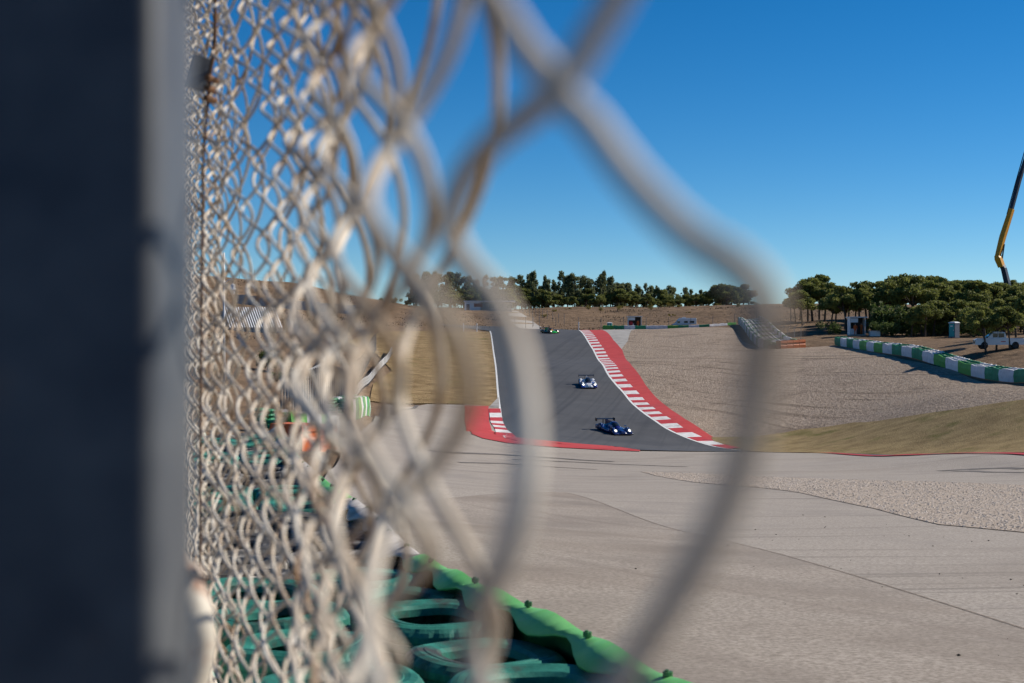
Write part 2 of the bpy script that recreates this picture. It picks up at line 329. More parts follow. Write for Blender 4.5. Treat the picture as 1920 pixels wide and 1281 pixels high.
# near gravel patch of loose stones
gpoly=[q[:2] for q in hits([(1200,885),(1290,888),(1400,893),(1560,899),(1700,903),(1920,911)])]+[(26,38),(20,21)]+[q[:2] for q in hits([(1920,1000),(1760,985),(1640,955),(1500,925),(1420,915),(1300,905),(1230,893)])]
M['gbed']=mat('gravel_bed',(.30,.24,.19),(.55,.46,.38),scale=14,rough=.95,bump=1,bscale=16,dist=.04,spec=.1)
drape('gravel_patch',gpoly,.02,M['gbed'],1.0)
def inside(x,y,poly):
    c=np.zeros(x.shape,bool); n=len(poly)
    for i in range(n):
        (x0,y0),(x1,y1)=poly[i],poly[(i+1)%n]
        k=((y0>y)!=(y1>y))&(x<(x1-x0)*(y-y0)/((y1-y0)+1e-12)+x0); c^=k
    return c
def scatter(name,poly,n,smin,smax,m,off,flat=.6,pw=1.0):
    p=np.array(poly); x=rng.uniform(p[:,0].min(),p[:,0].max(),n); y=rng.uniform(p[:,1].min(),p[:,1].max(),n)
    k=inside(x,y,poly); x=x[k]; y=y[k]; z=H(x,y)+off; n=len(x); s=smin+(smax-smin)*rng.random(n)**pw
    o=np.array([(1,0,0),(-1,0,0),(0,1,0),(0,-1,0),(0,0,1),(0,0,-1)],float)
    V=o[None]*s[:,None,None]*rng.uniform(.6,1.2,(n,6,1)); a=rng.random(n)*6.28; ca=np.cos(a)[:,None]; sa=np.sin(a)[:,None]
    V=np.stack([V[...,0]*ca-V[...,1]*sa,V[...,0]*sa+V[...,1]*ca,V[...,2]*flat],-1)+np.stack([x,y,z],-1)[:,None]
    f=np.array([(0,2,4),(2,1,4),(1,3,4),(3,0,4),(2,0,5),(1,2,5),(3,1,5),(0,3,5)])
    Fc=(f[None]+(np.arange(n)*6)[:,None,None]).reshape(-1,3)
    o=mobj(name,V.reshape(-1,3),Fc,m); return o
M['stone']=mat('pebble',(.30,.24,.19),(.80,.69,.58),scale=9,rough=.9,spec=.15,detail=2,fac=(.3,.7))
tag(scatter('gravel',gpoly,42000,.015,.045,M['stone'],.022,.45),'loose pale gravel stones spread beside the paved runoff','gravel',kind='stuff')
M['bit']=mat('rubber_bit',(.02,.018,.016),(.10,.08,.06),scale=3,rough=.9)
tag(scatter('debris',[(-1,12),(.9,5.5),(2,3),(12,3),(14,24),(4,30)],420,.004,.022,M['bit'],.018,.5,pw=3),'dark rubber crumbs and small stones strewn on the paved runoff','debris',kind='stuff')

M['mark']=mat('rubber_mark',(.10,.088,.078),(.17,.15,.135),scale=4,rough=.9)
for ln,w_ in (([(1760,884),(1800,880.5),(1860,879),(1920,880)],.5),([(1790,884.5),(1850,886),(1920,887)],.35),([(800,845),(900,851),(1020,858),(1150,866)],.45),([(860,868),(980,872),(1120,881)],.3),([(735,778),(760,768),(782,760)],.4),([(960,862),(1060,866),(1180,872),(1290,876)],.25)):
    ribbon('tyre_mark',hits(ln),w_,.02,M['mark'])
def tufts(name,poly,n,smin,smax,m,label,excl=()):
    p=np.array(poly); x=rng.uniform(p[:,0].min(),p[:,0].max(),n); y=rng.uniform(p[:,1].min(),p[:,1].max(),n); k=inside(x,y,poly)
    for e in excl: k&=~inside(x,y,e)
    cl=np.sin(x*.31+2*np.sin(y*.11))+np.sin(y*.23+1.7*np.sin(x*.17))+rng.normal(0,.8,n); k&=cl>-.9
    x=x[k];y=y[k];n=len(x);z=H(x,y)-.12; s=smin+(smax-smin)*rng.random(n)**2; a=rng.random(n)*6.28; dx=np.cos(a)*s*.6; dy=np.sin(a)*s*.6; lx=rng.normal(0,.25,n)*s; ly=rng.normal(0,.25,n)*s
    V=np.stack([np.stack([x-dx,y-dy,z],-1),np.stack([x+dx,y+dy,z],-1),np.stack([x+dx*.7+lx,y+dy*.7+ly,z+s*.9],-1),np.stack([x+lx,y+ly,z+s*1.15],-1),np.stack([x-dx*.8+lx,y-dy*.8+ly,z+s*.7],-1)],1)
    return tag(mobj(name,V.reshape(-1,3),np.arange(n*5).reshape(n,5),m),label,'dry grass',kind='stuff')
M['tuft']=mat('dry_tufts',(.19,.128,.075),(.32,.22,.13),scale=1.3,rough=.95,detail=2,c3=(.13,.10,.05),s3=.2)
M['gtuft']=mat('golden_tufts',(.22,.15,.06),(.42,.31,.16),scale=1.3,rough=.95,detail=2,c3=(.16,.14,.05),s3=.3)
ramp_=[q[:2] for q in hits([(950,583),(970,582),(1020,614),(1010,619),(955,619)])]
tufts('dry_scrub',[(-105,135),(-45,150),(-38,285),(-12,300),(75,298),(75,240),(95,240),(95,335),(75,400),(-110,400)],120000,.05,.24,M['tuft'],'dry brown grass and scrub covering the far slopes',[ramp_])
bkp=[q[:2] for q in bk]; tufts('dry_grass',bkp,70000,.04,.16,M['gtuft'],'dry golden grass on the bank beside the track')
vgp=[q[:2] for q in vg]; tufts('verge_grass',vgp,60000,.03,.12,M['gtuft'],'short olive and straw grass on the verge below the gravel trap')
# ---------------- painted barriers, huts, vehicles
M['green']=mat('green_paint',(.02,.20,.09),(.04,.28,.13),scale=1.2,rough=.6,c3=(.12,.32,.2),s3=4,s3lim=(.55,.8))
M['lgreen']=mat('light_green_paint',(.08,.30,.05),(.13,.38,.08),scale=1.2,rough=.6)
M['wpaint']=mat('white_paint',(.62,.60,.60),(.76,.74,.73),scale=1.5,rough=.6,c3=(.45,.42,.4),s3=2,s3lim=(.55,.8))
M['orange']=mat('orange_plastic',(.50,.10,.02),(.62,.15,.035),scale=1.5,rough=.5)
M['tyreblack']=mat('far_tyre',(.02,.02,.02),(.10,.10,.10),scale=4,rough=.8)
M['steel']=mat('galvanised_steel',(.55,.55,.55),(.68,.68,.67),scale=3,rough=.5,metal=.15)
M['dsteel']=mat('dark_steel',(.10,.10,.105),(.2,.2,.2),scale=3,rough=.6)
M['white']=mat('white_panel',(.66,.66,.66),(.74,.74,.74),scale=1,rough=.6)
M['dark']=mat('dark_interior',(.03,.03,.033),(.06,.06,.06),scale=2)
M['teal']=mat('teal_plastic',(.02,.26,.26),(.03,.32,.31),scale=2,rough=.5)
M['slate']=mat('slate_plastic',(.08,.09,.12),(.11,.12,.15),scale=2,rough=.6)
M['glass']=mat('dark_glass',(.02,.025,.03),rough=.08,spec=.8)
M['rubber']=mat('rubber',(.015,.015,.016),(.03,.03,.03),scale=8,rough=.7,coords='Object')
M['rim']=mat('dark_rim',(.10,.10,.11),rough=.3,metal=.8)
M['black']=mat('carbon',(.012,.012,.014),(.022,.022,.025),scale=8,rough=.35,coords='Object')
M['yellow']=mat('crane_yellow',(.55,.25,.02),(.65,.31,.03),scale=1,rough=.5)
M['navysteel']=mat('crane_steel',(.02,.03,.05),(.04,.05,.075),scale=1,rough=.5)
M['orangesuit']=mat('orange_overall',(.62,.11,.02),(.72,.15,.03),scale=6,rough=.8,coords='Object')
M['skin']=mat('skin',(.45,.26,.18),rough=.6)
M['soil']=mat('bare_soil',(.20,.10,.05),(.34,.18,.09),scale=.6,rough=.95,bump=.8,dist=.4)
def ringmesh(name,R0,r,seg=14,ps=6,sq=1.0):
    v=[];f=[]
    for i in range(seg):
        a=2*math.pi*i/seg
        for k in range(ps):
            b=2*math.pi*k/ps; rr=R0+r*math.cos(b); v.append((rr*math.cos(a),rr*math.sin(a),r*sq*math.sin(b)))
    for i in range(seg):
        for k in range(ps): f.append((i*ps+k,((i+1)%seg)*ps+k,((i+1)%seg)*ps+(k+1)%ps,i*ps+(k+1)%ps))
    return v,f
RV,RF=ringmesh('r',.21,.09,12,5); RV=np.array(RV)
def far_barrier(name,line,step,hgt,label,cols,depth=1.2,side=1,group=None,start=0,capcol=None):
    """belted tyre barrier: one painted belt panel per block in front, stacked tyres behind; side=+1 puts tyres to the left of the line"""
    pts=resample([Vector(p) for p in line],step); root=empty(name,(pts[0].x,pts[0].y,h(pts[0].x,pts[0].y)),label=label,cat='tyre barrier',group=group)
    ox,oy,oz=root.location; tv={0:[],1:[]}; tf={0:[],1:[]}
    for i in range(len(pts)-1):
        a,b=pts[i],pts[i+1]; t=(b-a); t.z=0; L=t.length; t.normalize(); nrm=Vector((-t.y,t.x,0))*side
        v=[];f=[]; n=5
        for k in range(n+1):
            q=a.lerp(b,k/n); z=h(q.x,q.y); wv=.05*math.sin(k*math.pi*2/n+i)+random.uniform(-.03,.03)
            for e,zz in ((-.0,z-.05),(-.05+wv*.5,z+hgt*.5),(0,z+hgt+wv),(.14,z+hgt+.03+wv),(.14,z+hgt-.03+wv),(.06,z-.05)):
                p=q+nrm*e; v.append((p.x-ox,p.y-oy,zz-oz))
        for k in range(n):
            for m_ in range(5): c=k*6+m_; f.append((c,c+6,c+7,c+1))
        f.append((0,1,2,3,4,5)); f.append(tuple(n*6+x for x in (5,4,3,2,1,0)))
        c=cols[(i+start)%len(cols)]; mobj('belt_panel',v,f,M[c],root)
        ci=0 if c in('green','lgreen') else 1
        nt=max(1,int(L/.62))
        for k in range(nt):
            for r_ in range(int(depth/.6)):
                q=a+t*(L*(k+.5)/nt)+nrm*(.45+.6*r_); z=h(q.x,q.y)
                for lay in range(4):
                    if lay<2 and 0<r_<int(depth/.6)-1: continue
                    o=np.array((q.x-ox+random.uniform(-.03,.03),q.y-oy,z-oz+hgt-.1-.2*lay+random.uniform(-.03,.03)))
                    base=len(tv[ci])*len(RV); tv[ci].append(RV+o); tf[ci].append(np.array(RF)+base)
    for ci,mm in ((0,'green'),(1,'wpaint')):
        if tv[ci]:
            o=mobj('tyre_stack',np.concatenate(tv[ci]),np.concatenate(tf[ci]),M[mm],root); o['kind']='stuff'
    if capcol:
        a=pts[0]; t=(pts[1]-pts[0]).normalized()
    return root
def gp(px,py,d,dz=0):
    if px<1530: d=float(np.interp(d,[50,56,90,98,122,138,160,187,215,270,288,310],[54,60,115,133,170,195,236,285,316,375,400,430]))
    return gq(px,d,dz)
def gq(px,d,dz=0):
    x=(px-960)/F*d; return Vector((x,d,h(x,d)+dz))
far_barrier('tyre_barrier',[gp(1565,0,205),gp(1640,0,180),gp(1745,0,157),gp(1850,0,139),gp(1940,0,126),gp(2010,0,118)],4.1,1.1,'long green and white tyre barrier below the pine trees',['green','wpaint','green','wpaint','lgreen','wpaint','lgreen','wpaint'],1.3,1)
far_barrier('tyre_barrier',[gq(1384,270),gq(1393,250),gq(1405,230),gq(1422,212),gq(1440,205),gq(1463,204.5)],2.6,1.25,'wide white and green tyre barrier ending at the orange block beside the gravel',['green','wpaint','wpaint'],4.2,1)
far_barrier('tyre_barrier',[gp(1130,0,203),gp(1200,0,203),gp(1270,0,203),gp(1330,0,204),gp(1385,0,207)],2.3,.75,'low green and white barrier in front of the white motorhome',['lgreen','green','wpaint','green','wpaint','wpaint'],1.2,1)
far_barrier('tyre_barrier',[gp(545,0,56),gp(600,0,57.5),gp(648,0,60)],1.4,.95,'green and white barrier stretch beside the grey debris fence posts',['lgreen','wpaint'],2.0,1)
far_barrier('tyre_barrier',[gp(655,0,69),gp(676,0,72),gp(692,0,77),gp(694,0,83)],1.3,1.15,'green and white barrier corner at the end of the steel guard rail',['lgreen','wpaint','green'],1.3,1)
def orange_block(p,q,hgt,dep,label):
    root=empty('crash_block',tuple(p),label=label,cat='crash block'); t=(q-p); t.z=0; L=t.length; ang=math.atan2(t.y,t.x); root.rotation_euler=(0,0,ang)
    n=max(2,round(L/1.1))
    for i in range(n):
        b=MB(); x0=L*i/n+.02; x1=L*(i+1)/n-.02; sl=(q.z-p.z)/L; z0=sl*(x0+x1)/2
        ring=[(x0,0),(x1,0),(x1,dep),(x0,dep)]
        prof=[(.0,-.1),(.0,hgt*.35),(.07,hgt*.45),(.07,hgt*.6),(.0,hgt*.7),(.05,hgt)]
        for ins,z in prof: b.v+=[(x0+ins*.3,ins,z+z0),(x1-ins*.3,ins,z+z0),(x1-ins*.3,dep-ins,z+z0),(x0+ins*.3,dep-ins,z+z0)]
        for k in range(len(prof)-1):
            for s in range(4): b.f.append((k*4+s,k*4+(s+1)%4,k*4+4+(s+1)%4,k*4+4+s))
        b.f.append((0,3,2,1)); e=(len(prof)-1)*4; b.f.append((e,e+1,e+2,e+3)); b.build('segment',M['orange'],root)
orange_block(gq(1464,204),gq(1511,206),1.1,1.2,'orange plastic crash block joined to the white and green barrier on the gravel')
orange_block(gp(566,0,50),gp(634,0,52),.95,1.6,'orange plastic crash block in front of the green and white barrier by the runoff')
# ---------------- guard rail with posts and debris fence
def guard_rail(line,label):
    pts=resample([Vector(p) for p in spline(line,6)],1.0); root=empty('guard_rail',(pts[0].x,pts[0].y,h(pts[0].x,pts[0].y)),label=label,cat='guard rail'); o=Vector(root.location)
    for rail in range(3):
        v=[];f=[]
        for i,p in enumerate(pts):
            t=(pts[min(i+1,len(pts)-1)]-pts[max(i-1,0)]).normalized(); n=Vector((t.y,-t.x,0)); z=h(p.x,p.y)+.12+.32*rail
            for e,zz in ((0,0),(.07,.05),(.07,.10),(0,.14),(.07,.18),(.07,.24),(0,.29),(-.02,.29),(-.02,0)):
                q=p+n*e; v.append((q.x-o.x,q.y-o.y,z+zz-o.z))
        for i in range(len(pts)-1):
            for k in range(9): f.append((i*9+k,(i+1)*9+k,(i+1)*9+(k+1)%9,i*9+(k+1)%9))
        f.append(tuple(range(9))[::-1]); f.append(tuple((len(pts)-1)*9+k for k in range(9)))
        mobj('rail',v,f,M['steel'],root)
    for p in pts[::2]:
        z=h(p.x,p.y); MB().box((p.x-o.x-.06,p.y-o.y+.03,z-o.z-.3),(p.x-o.x+.06,p.y-o.y+.15,z-o.z+1.05)).build('post',M['dsteel'],root)
    return root
gl1=[gp(735,0,147),gp(728,0,140),gp(712,0,132),gp(690,0,120),gp(668,0,105),gp(648,0,92)]
guard_rail(gl1,'curved three-rail steel guard rail at the edge of the dry grass bank')
gl2=[gp(650,0,160),gp(625,0,142),gp(590,0,118),gp(560,0,100)]
guard_rail(gl2,'straight three-rail steel guard rail behind the debris fence posts')
def wire_fence(line,step,hgt,label,m='dsteel',r=.045,crank=False,mesh=True,rows=4):
    pts=resample([Vector(p) for p in line],step); root=empty('wire_fence',(pts[0].x,pts[0].y,h(pts[0].x,pts[0].y)),label=label,cat='fence'); o=Vector(root.location)
    tops=[]
    for p in pts:
        z=h(p.x,p.y); q=[Vector((p.x,p.y,z-.3))-o,Vector((p.x,p.y,z+hgt))-o]
        if crank: q.append(Vector((p.x+.5,p.y-.1,z+hgt+.45))-o)
        MB().tube(q,r,6).build('post',M[m],root); tops.append(Vector((p.x,p.y,z))-o)
    if mesh:
        b=MB()
        for k in range(rows):
            zz=hgt*(k+1)/rows-.05
            for a,c in zip(tops[:-1],tops[1:]): b.tube([a+Vector((0,-.02,zz)),c+Vector((0,-.02,zz))],.006,4,False)
        x=b.build('wire',M[m],root); x['kind']='stuff'
    return root
wire_fence([gp(655,0,86),gp(600,0,72),gp(560,0,64),gp(525,0,58)],1.4,2.3,'tall debris fence with cranked steel posts beside the guard rail','dsteel',.05,True,True,9)
wire_fence([gp(705,0,150),gp(690,0,136),gp(660,0,112)],2.2,2.6,'debris fence with cranked posts along the curved guard rail','dsteel',.05,True,True,7)
wire_fence([gp(420,0,268),gp(520,0,268),gp(600,0,268),gp(665,0,268)],4.0,2.7,'tall wire fence along the top of the earth bank','dsteel',.06,False,True,3)
wire_fence([gp(1000,0,214),gp(1100,0,214),gp(1250,0,214),gp(1420,0,216)],5.0,2.2,'wire fence at the foot of the dry embankment behind the track crest','dsteel',.05,False,True,5)
wire_fence([gp(945,0,205),gp(985,0,207),gp(1012,0,211)],2.6,2.4,'wire fence beside the sloping concrete access ramp','dsteel',.05,False,True,5)
wire_fence([gp(968,0,272),gp(990,0,258),gp(1020,0,238),gp(1062,0,222)],4.5,2.4,'wire fence climbing the embankment above the access ramp','dsteel',.05,False,True,5)
wire_fence([gq(1464,211),gq(1512,211)],1.0,2.5,'short fence of cranked posts behind the orange block on the gravel','dsteel',.05,True,True,6)
for px,d,hh in ((1085,189,1.6),(869,190,1.6),(894,189,1.6)):
    p=gp(px,0,d); b=MB().tube([(0,0,-.2),(0,0,hh)],.09,8); b.tube([(0,0,hh-.25),(0,0,hh-.05)],.11,8); o=b.build('marker_post',M['white'],None); o.location=p
    tag(o,{1085:'white marker post at the start of the red and white kerb',869:'white marker post on the grass bank further from the track',894:'white marker post on the grass bank next to the track corner'}[px],'marker post')
# ---------------- walls, building, stand
def wall(name,a,b,hgt,th,m,label,cat='wall',panels=6,z0=0):
    root=empty(name,tuple(a),label=label,cat=cat); t=(b-a); L=Vector((t.x,t.y)).length; root.rotation_euler=(0,0,math.atan2(t.y,t.x)); zb=h(a.x,a.y)
    for i in range(panels):
        x0=L*i/panels+.02; x1=L*(i+1)/panels-.02; c=a.lerp(b,(i+.5)/panels); dz=h(c.x,c.y)-zb+z0
        MB().box((x0,0,dz-1.5),(x1,th,dz+hgt)).build('panel',M[m],root)
    return root
wall('retaining_wall',gq(440,316),gq(668,322),2.0,.3,'concrete','long grey concrete retaining wall under the earth bank','wall',10)
bl=gp(871,0,266); root=empty('building',tuple(bl),label='low white flat-roofed building on the ridge before the eucalyptus trees',cat='building'); root.scale=(1.38,1.2,1.28)
MB().box((0,0,-1),(3.0,5,1.75)).build('wall',M['white'],root); MB().box((3.0,.9,-1),(9.0,5,1.6)).build('wall',M['concrete'],root)
MB().box((-.15,-.2,1.75),(9.6,5.2,2.0)).build('roof',M['white'],root)
M['brick']=mat('red_panel',(.26,.07,.04),(.32,.1,.06),scale=2)
MB().box((1.8,-.04,.75),(3.4,.9,1.45)).build('window',M['brick'],root)
MB().box((.35,-.04,-.3),(.95,.0,1.3)).build('door',M['slate'],root)
for x in (4.6,6.3,8.0): MB().box((x,.84,.5),(x+1.0,.9,1.3)).build('window',M['glass'],root)
st=gq(478,246); root=empty('seating_terrace',tuple(st),rz=R(4),label='stepped terrace of white concrete seating rows on the brown slope',cat='terrace')
for i in range(9): MB().box((-6.0-.1*i,.75*i,-1+.42*i),(5.2-.55*i,.75*i+.5,.30+.42*i)).build('step',M['concrete'],root)
for k in range(22):
    x=-6.1+k*.42; x2=x+1.9
    MB().box((0,-.09,0),(.2,.09,1)).build('slat',M['white'],root)
    s_=bpy.context.scene.collection.objects[-1]; A_=Vector((x,5.9,4.2)); B_=Vector((x2,-.15,.55)); dv=B_-A_; s_.location=A_; s_.scale=(1,1,dv.length); s_.rotation_euler=dv.to_track_quat('Z','X').to_euler()
p=gq(420,118); root=empty('camera_pole',tuple(p),label='tall steel pole carrying a white dome camera',cat='pole')
MB().tube([(0,0,-.3),(0,0,10.6)],[.12,.07],8).build('pole',M['steel'],root,True)
arm=MB().tube([(0,0,8.0),(.35,0,8.35),(.65,0,8.4),(.74,0,8.2),(.74,0,8.0)],.04,6).build('arm',M['white'],root,True)
v,f=[],[]
prof=[(.0,8.05),(.16,8.0),(.22,7.85),(.24,7.6),(.27,7.55),(.27,7.48),(.2,7.45),(.19,7.3),(.12,7.15),(0,7.1)]
for i in range(12):
    for r_,z in prof: v.append((.74+r_*math.cos(i*math.pi/6),r_*math.sin(i*math.pi/6),z))
for i in range(12):
    for k in range(len(prof)-1): f.append((i*10+k,i*10+k+1,((i+1)%12)*10+k+1,((i+1)%12)*10+k))
mobj('dome_camera',v,f,M['white'],root,True)
# ---------------- people
def person(name,loc,rz,label,arms=0,sc=1.0):
    J={'pel':(0,0,.95,.15,.11),'bel':(0,0,1.12,.14,.10),'che':(0,.0,1.34,.17,.115),'nec':(0,0,1.50,.06,.06),'hea':(0,.02,1.58,.075,.085),'top':(0,.02,1.73,.085,.10)}
    for s,n in ((1,'r'),(-1,'l')):
        J['hip'+n]=(s*.09,0,.88,.10,.10); J['kne'+n]=(s*.11,.03,.48,.068,.068); J['ank'+n]=(s*.12,-.01,.09,.05,.05); J['toe'+n]=(s*.13,.15,.035,.045,.035)
        J['sho'+n]=(s*.19,0,1.42,.07,.07); 
        if arms and s>0: J['elb'+n]=(s*.26,.10,1.18,.05,.05); J['wri'+n]=(s*.14,.28,1.2,.038,.038); J['han'+n]=(s*.08,.35,1.22,.035,.025)
        else: J['elb'+n]=(s*.25,-.02,1.14,.05,.05); J['wri'+n]=(s*.26,.05,.89,.038,.038); J['han'+n]=(s*.25,.08,.79,.035,.022)
    keys=list(J); E=[('pel','bel'),('bel','che'),('che','nec'),('nec','hea'),('hea','top')]
    for n in 'rl': E+=[('pel','hip'+n),('hip'+n,'kne'+n),('kne'+n,'ank'+n),('ank'+n,'toe'+n),('che','sho'+n),('sho'+n,'elb'+n),('elb'+n,'wri'+n),('wri'+n,'han'+n)]
    me=bpy.data.meshes.new('tmp'); me.from_pydata([J[k][:3] for k in keys],[(keys.index(a),keys.index(b)) for a,b in E],[]); o=bpy.data.objects.new('tmp',me); COL.objects.link(o)
    o.modifiers.new('s','SKIN'); 
    for k,sv in zip(keys,me.skin_vertices[0].data): sv.radius=J[k][3:5]; sv.use_root=(k=='pel')
    sb=o.modifiers.new('u','SUBSURF'); sb.levels=1; sb.render_levels=1
    dg=bpy.context.evaluated_depsgraph_get(); me2=bpy.data.meshes.new_from_object(o.evaluated_get(dg)); bpy.data.objects.remove(o)
    me2.materials.clear(); me2.materials.append(M['orangesuit']); me2.materials.append(M['skin']); me2.materials.append(M['black'])
    for p_ in me2.polygons:
        c=p_.center; p_.use_smooth=True
        if c.z>1.5: p_.material_index=1
        elif c.z<.1: p_.material_index=2
        elif (abs(c.x)>.2 and c.z<.86) : p_.material_index=1
    r=link(name,me2,None,loc,(0,0,rz),sc); tag(r,label,'person')
    hv=[];hf=[]
    for i in range(10):
        for k in range(5): a=i*math.pi/5; b=k*math.pi/8; hv.append((.105*math.cos(a)*math.cos(b),.02-.012+.12*math.sin(a)*math.cos(b),1.67+.135*math.sin(b)))
    for i in range(10):
        for k in range(4): hf.append((i*5+k,((i+1)%10)*5+k,((i+1)%10)*5+k+1,i*5+k+1))
    mobj('hair',hv,hf,M['dark'],r,True)
    return r
# ---------------- marshal huts
def hut(loc,w_,d_,hh,rz,label,sign=False):
    root=empty('marshal_hut',loc,rz,label=label,cat='hut')
    MB().box((0,0,-.4),(w_,d_,.12)).build('floor',M['concrete'],root)
    MB().box((.06,d_-.08,.12),(w_-.06,d_,hh)).build('back_wall',M['dark'],root)
    for x in (0,w_-.08): MB().box((x,.0,.12),(x+.08,.1,hh)).build('post',M['white'],root)
    MB().box((0,.1,.12),(.07,d_-.1,hh)).build('side_wall',M['white'],root); MB().box((w_-.07,d_*.35,.12),(w_,d_-.1,hh)).build('side_wall',M['white'],root)
    MB().box((-.2,-.35,hh),(w_+.2,d_+.2,hh+.14)).build('roof',M['white'],root)
    MB().box((.08,.0,.12),(w_*.42,.06,1.0)).build('front_panel',M['white'],root)
    MB().box((.1,-.05,hh-.75),(w_*.5,.0,hh-.1)).build('sign_board',M['white'],root)
    return root
h1=gp(1594,0,218); hut(tuple(h1),2.4,1.9,2.7,0,'white open-fronted marshal hut at the end of the long barrier')
person('person',(h1.x+.6,h1.y-.75,h(h1.x+.6,h1.y-.75)+.02),R(175),'person in orange overalls standing with arms down at the white front panel of the hut',0)
person('person',(h1.x+1.78,h1.y+.3,h1.z+.12),R(200),'person in orange overalls inside the open side of the hut, arm raised',1)
h2=gp(1178,0,209); hut2=hut(tuple(h2),2.9,2.0,2.5,0,'small white marshal hut behind the crest by the gravel trap'); 
MB().box((.12,-.12,.7),(.95,-.06,1.45)).build('red_board',M['kred'],hut2)
person('person',(h2.x+2.1,h2.y-.1,h2.z+.12),R(180),'person in orange standing in the small hut behind the crest',0,.95)
root=empty('equipment_table',tuple(gp(1640,0,214)))
tag(root,'small dark table beside the marshal hut above the barrier','table')
MB().box((-.9,-.4,.72),(.9,.4,.8)).build('tabletop',M['dsteel'],root)
for x in (-.8,.8):
    for y in (-.3,.3): MB().box((x-.03,y-.03,-.1),(x+.03,y+.03,.72)).build('leg',M['dsteel'],root)
o=MB().box((-.75,-.3,-.1),(.75,.25,.72)).build('side_panel',M['white'],root)
# ---------------- portable toilets
def toilet(loc,rz,label,front,side,s=1):
    root=empty('portable_toilet',loc,rz,label=label,cat='portable toilet'); root.scale=(s,s,s)
    MB().box((-.55,-.55,0),(.55,.55,.12)).build('base',M['slate'],root)
    MB().box((-.53,-.50,.12),(.53,.53,2.1)).build('cabin',M[side],root)
    d=MB().box((-.45,-.56,.16),(.45,-.50,2.02)).build('door',M[front],root); MB().box((.3,-.6,1.0),(.38,-.56,1.15)).build('handle',M['white'],d)
    MB().box((-.2,-.575,1.6),(.2,-.56,1.75)).build('sign_plate',M['white'],root)
    b=MB(); 
    for ins,z in ((-.04,2.1),(-.04,2.16),(.12,2.28),(.3,2.32)): e=.55-ins; b.v+=[(-e,-e,z),(e,-e,z),(e,e,z),(-e,e,z)]
    for k in range(3):
        for q in range(4): b.f.append((k*4+q,k*4+(q+1)%4,k*4+4+(q+1)%4,k*4+4+q))
    b.f+= [(12,13,14,15),(3,2,1,0)]; b.build('roof',M['white'],root)
toilet(tuple(gp(1789,0,206)),R(-55),'teal and grey portable toilet under the pine trees','teal','slate')
toilet(tuple(gp(1143,0,209,-.9)),R(-8),'teal portable toilet cabin half hidden behind the track crest','teal','teal',.95)
# ---------------- road vehicles
def wheel(parent,loc,r,wd,rimm='rim'):
    v,f=ringmesh('w',r*.78,r*.22,18,8,wd/(r*.44)); me=[(a,c,b) for a,b,c in v]
    t=mobj('wheel',me,[q[::-1] for q in f],M['rubber'],parent,True); t.location=loc
    b=MB(); n=14
    for s in (-1,1):
        b.v+=[(0,s*wd*.32,0)]+[(r*.62*math.cos(2*math.pi*k/n),s*wd*.4,r*.62*math.sin(2*math.pi*k/n)) for k in range(n)]; o=len(b.v)-n-1
        for k in range(n): b.f.append((o,o+1+k,o+1+(k+1)%n) if s<0 else (o,o+1+(k+1)%n,o+1+k))
    b.build('rim',M[rimm],t); return t
def loft(name,secs,m,parent,smooth=False):
    n=len(secs[0]); v=[p for s in secs for p in s]; f=[]
    for i in range(len(secs)-1):
        for k in range(n): f.append((i*n+k,i*n+(k+1)%n,(i+1)*n+(k+1)%n,(i+1)*n+k))
    f.append(tuple(range(n))[::-1]); f.append(tuple((len(secs)-1)*n+k for k in range(n)))
    return mobj(name,v,f,m,parent,smooth)
def sec(x,hw,z0,z1,ch=.12,top=1.0): return [(x,-hw,z0),(x,hw,z0),(x,hw,z1-ch),(x,hw*top-ch*.5,z1),(x,-hw*top+ch*.5,z1),(x,-hw,z1-ch)]
p=gp(1872,0,158); root=empty('pickup_truck',tuple(p),R(172),label='white double-cab pickup truck parked under the pine trees',cat='pickup truck'); root.scale=(1,1,1.1)
M['carwhite']=mat('white_car_paint',(.7,.7,.7),rough=.25,spec=.6)
loft('body',[sec(-2.6,.85,.5,1.05,.05),sec(-2.5,.9,.45,1.1,.05),sec(1.3,.92,.42,1.12,.08),sec(2.2,.9,.42,1.08,.1),sec(2.6,.82,.45,.95,.12)],M['carwhite'],root)
loft('cab',[sec(-.75,.84,1.05,1.12,.03,.95),sec(-.55,.80,1.05,1.74,.08,.92),sec(.55,.80,1.05,1.78,.08,.92),sec(1.35,.84,1.05,1.13,.03,.95)],M['carwhite'],root)
for s in (-1,1):
    for x0,x1 in ((-.45,.15),(.22,.75)): MB().box((x0,s*.80-.03,1.18),(x1,s*.80+.03,1.6)).build('window',M['glass'],root)
    MB().box((1.35,s*.95-.08,1.12),(1.48,s*.95+.08,1.3)).build('mirror',M['black'],root)
    MB().box((2.5,s*.62-.16,.82),(2.62,s*.62+.16,.94)).build('headlight',M['glass'],root)
    MB().box((-.6,s*.925-.004,.72),(-.1,s*.925+.004,.8)).build('red_stripe',M['kred'],root)
b=MB(); b.v=[(.6,-.72,1.72),(.6,.72,1.72),(1.34,.76,1.16),(1.34,-.76,1.16),(.58,-.72,1.68),(.58,.72,1.68),(1.3,.76,1.1),(1.3,-.76,1.1)]; b.f=[(0,3,2,1),(4,5,6,7),(0,1,5,4),(1,2,6,5),(2,3,7,6),(3,0,4,7)]
o=b.build('windscreen',M['glass'],root); o.location=(.04,0,.03)
MB().box((2.55,-.5,.55),(2.64,.5,.8)).build('grille',M['black'],root)
for x in (-1.65,1.65):
    for s in (-1,1): wheel(root,(x,s*.82,.38),.40,.26,'black')
p=gp(1283,0,222,-.9); root=empty('motorhome',tuple(p),R(180),label='white motorhome van parked behind the low barrier',cat='motorhome'); root.scale=(.86,.86,.82)
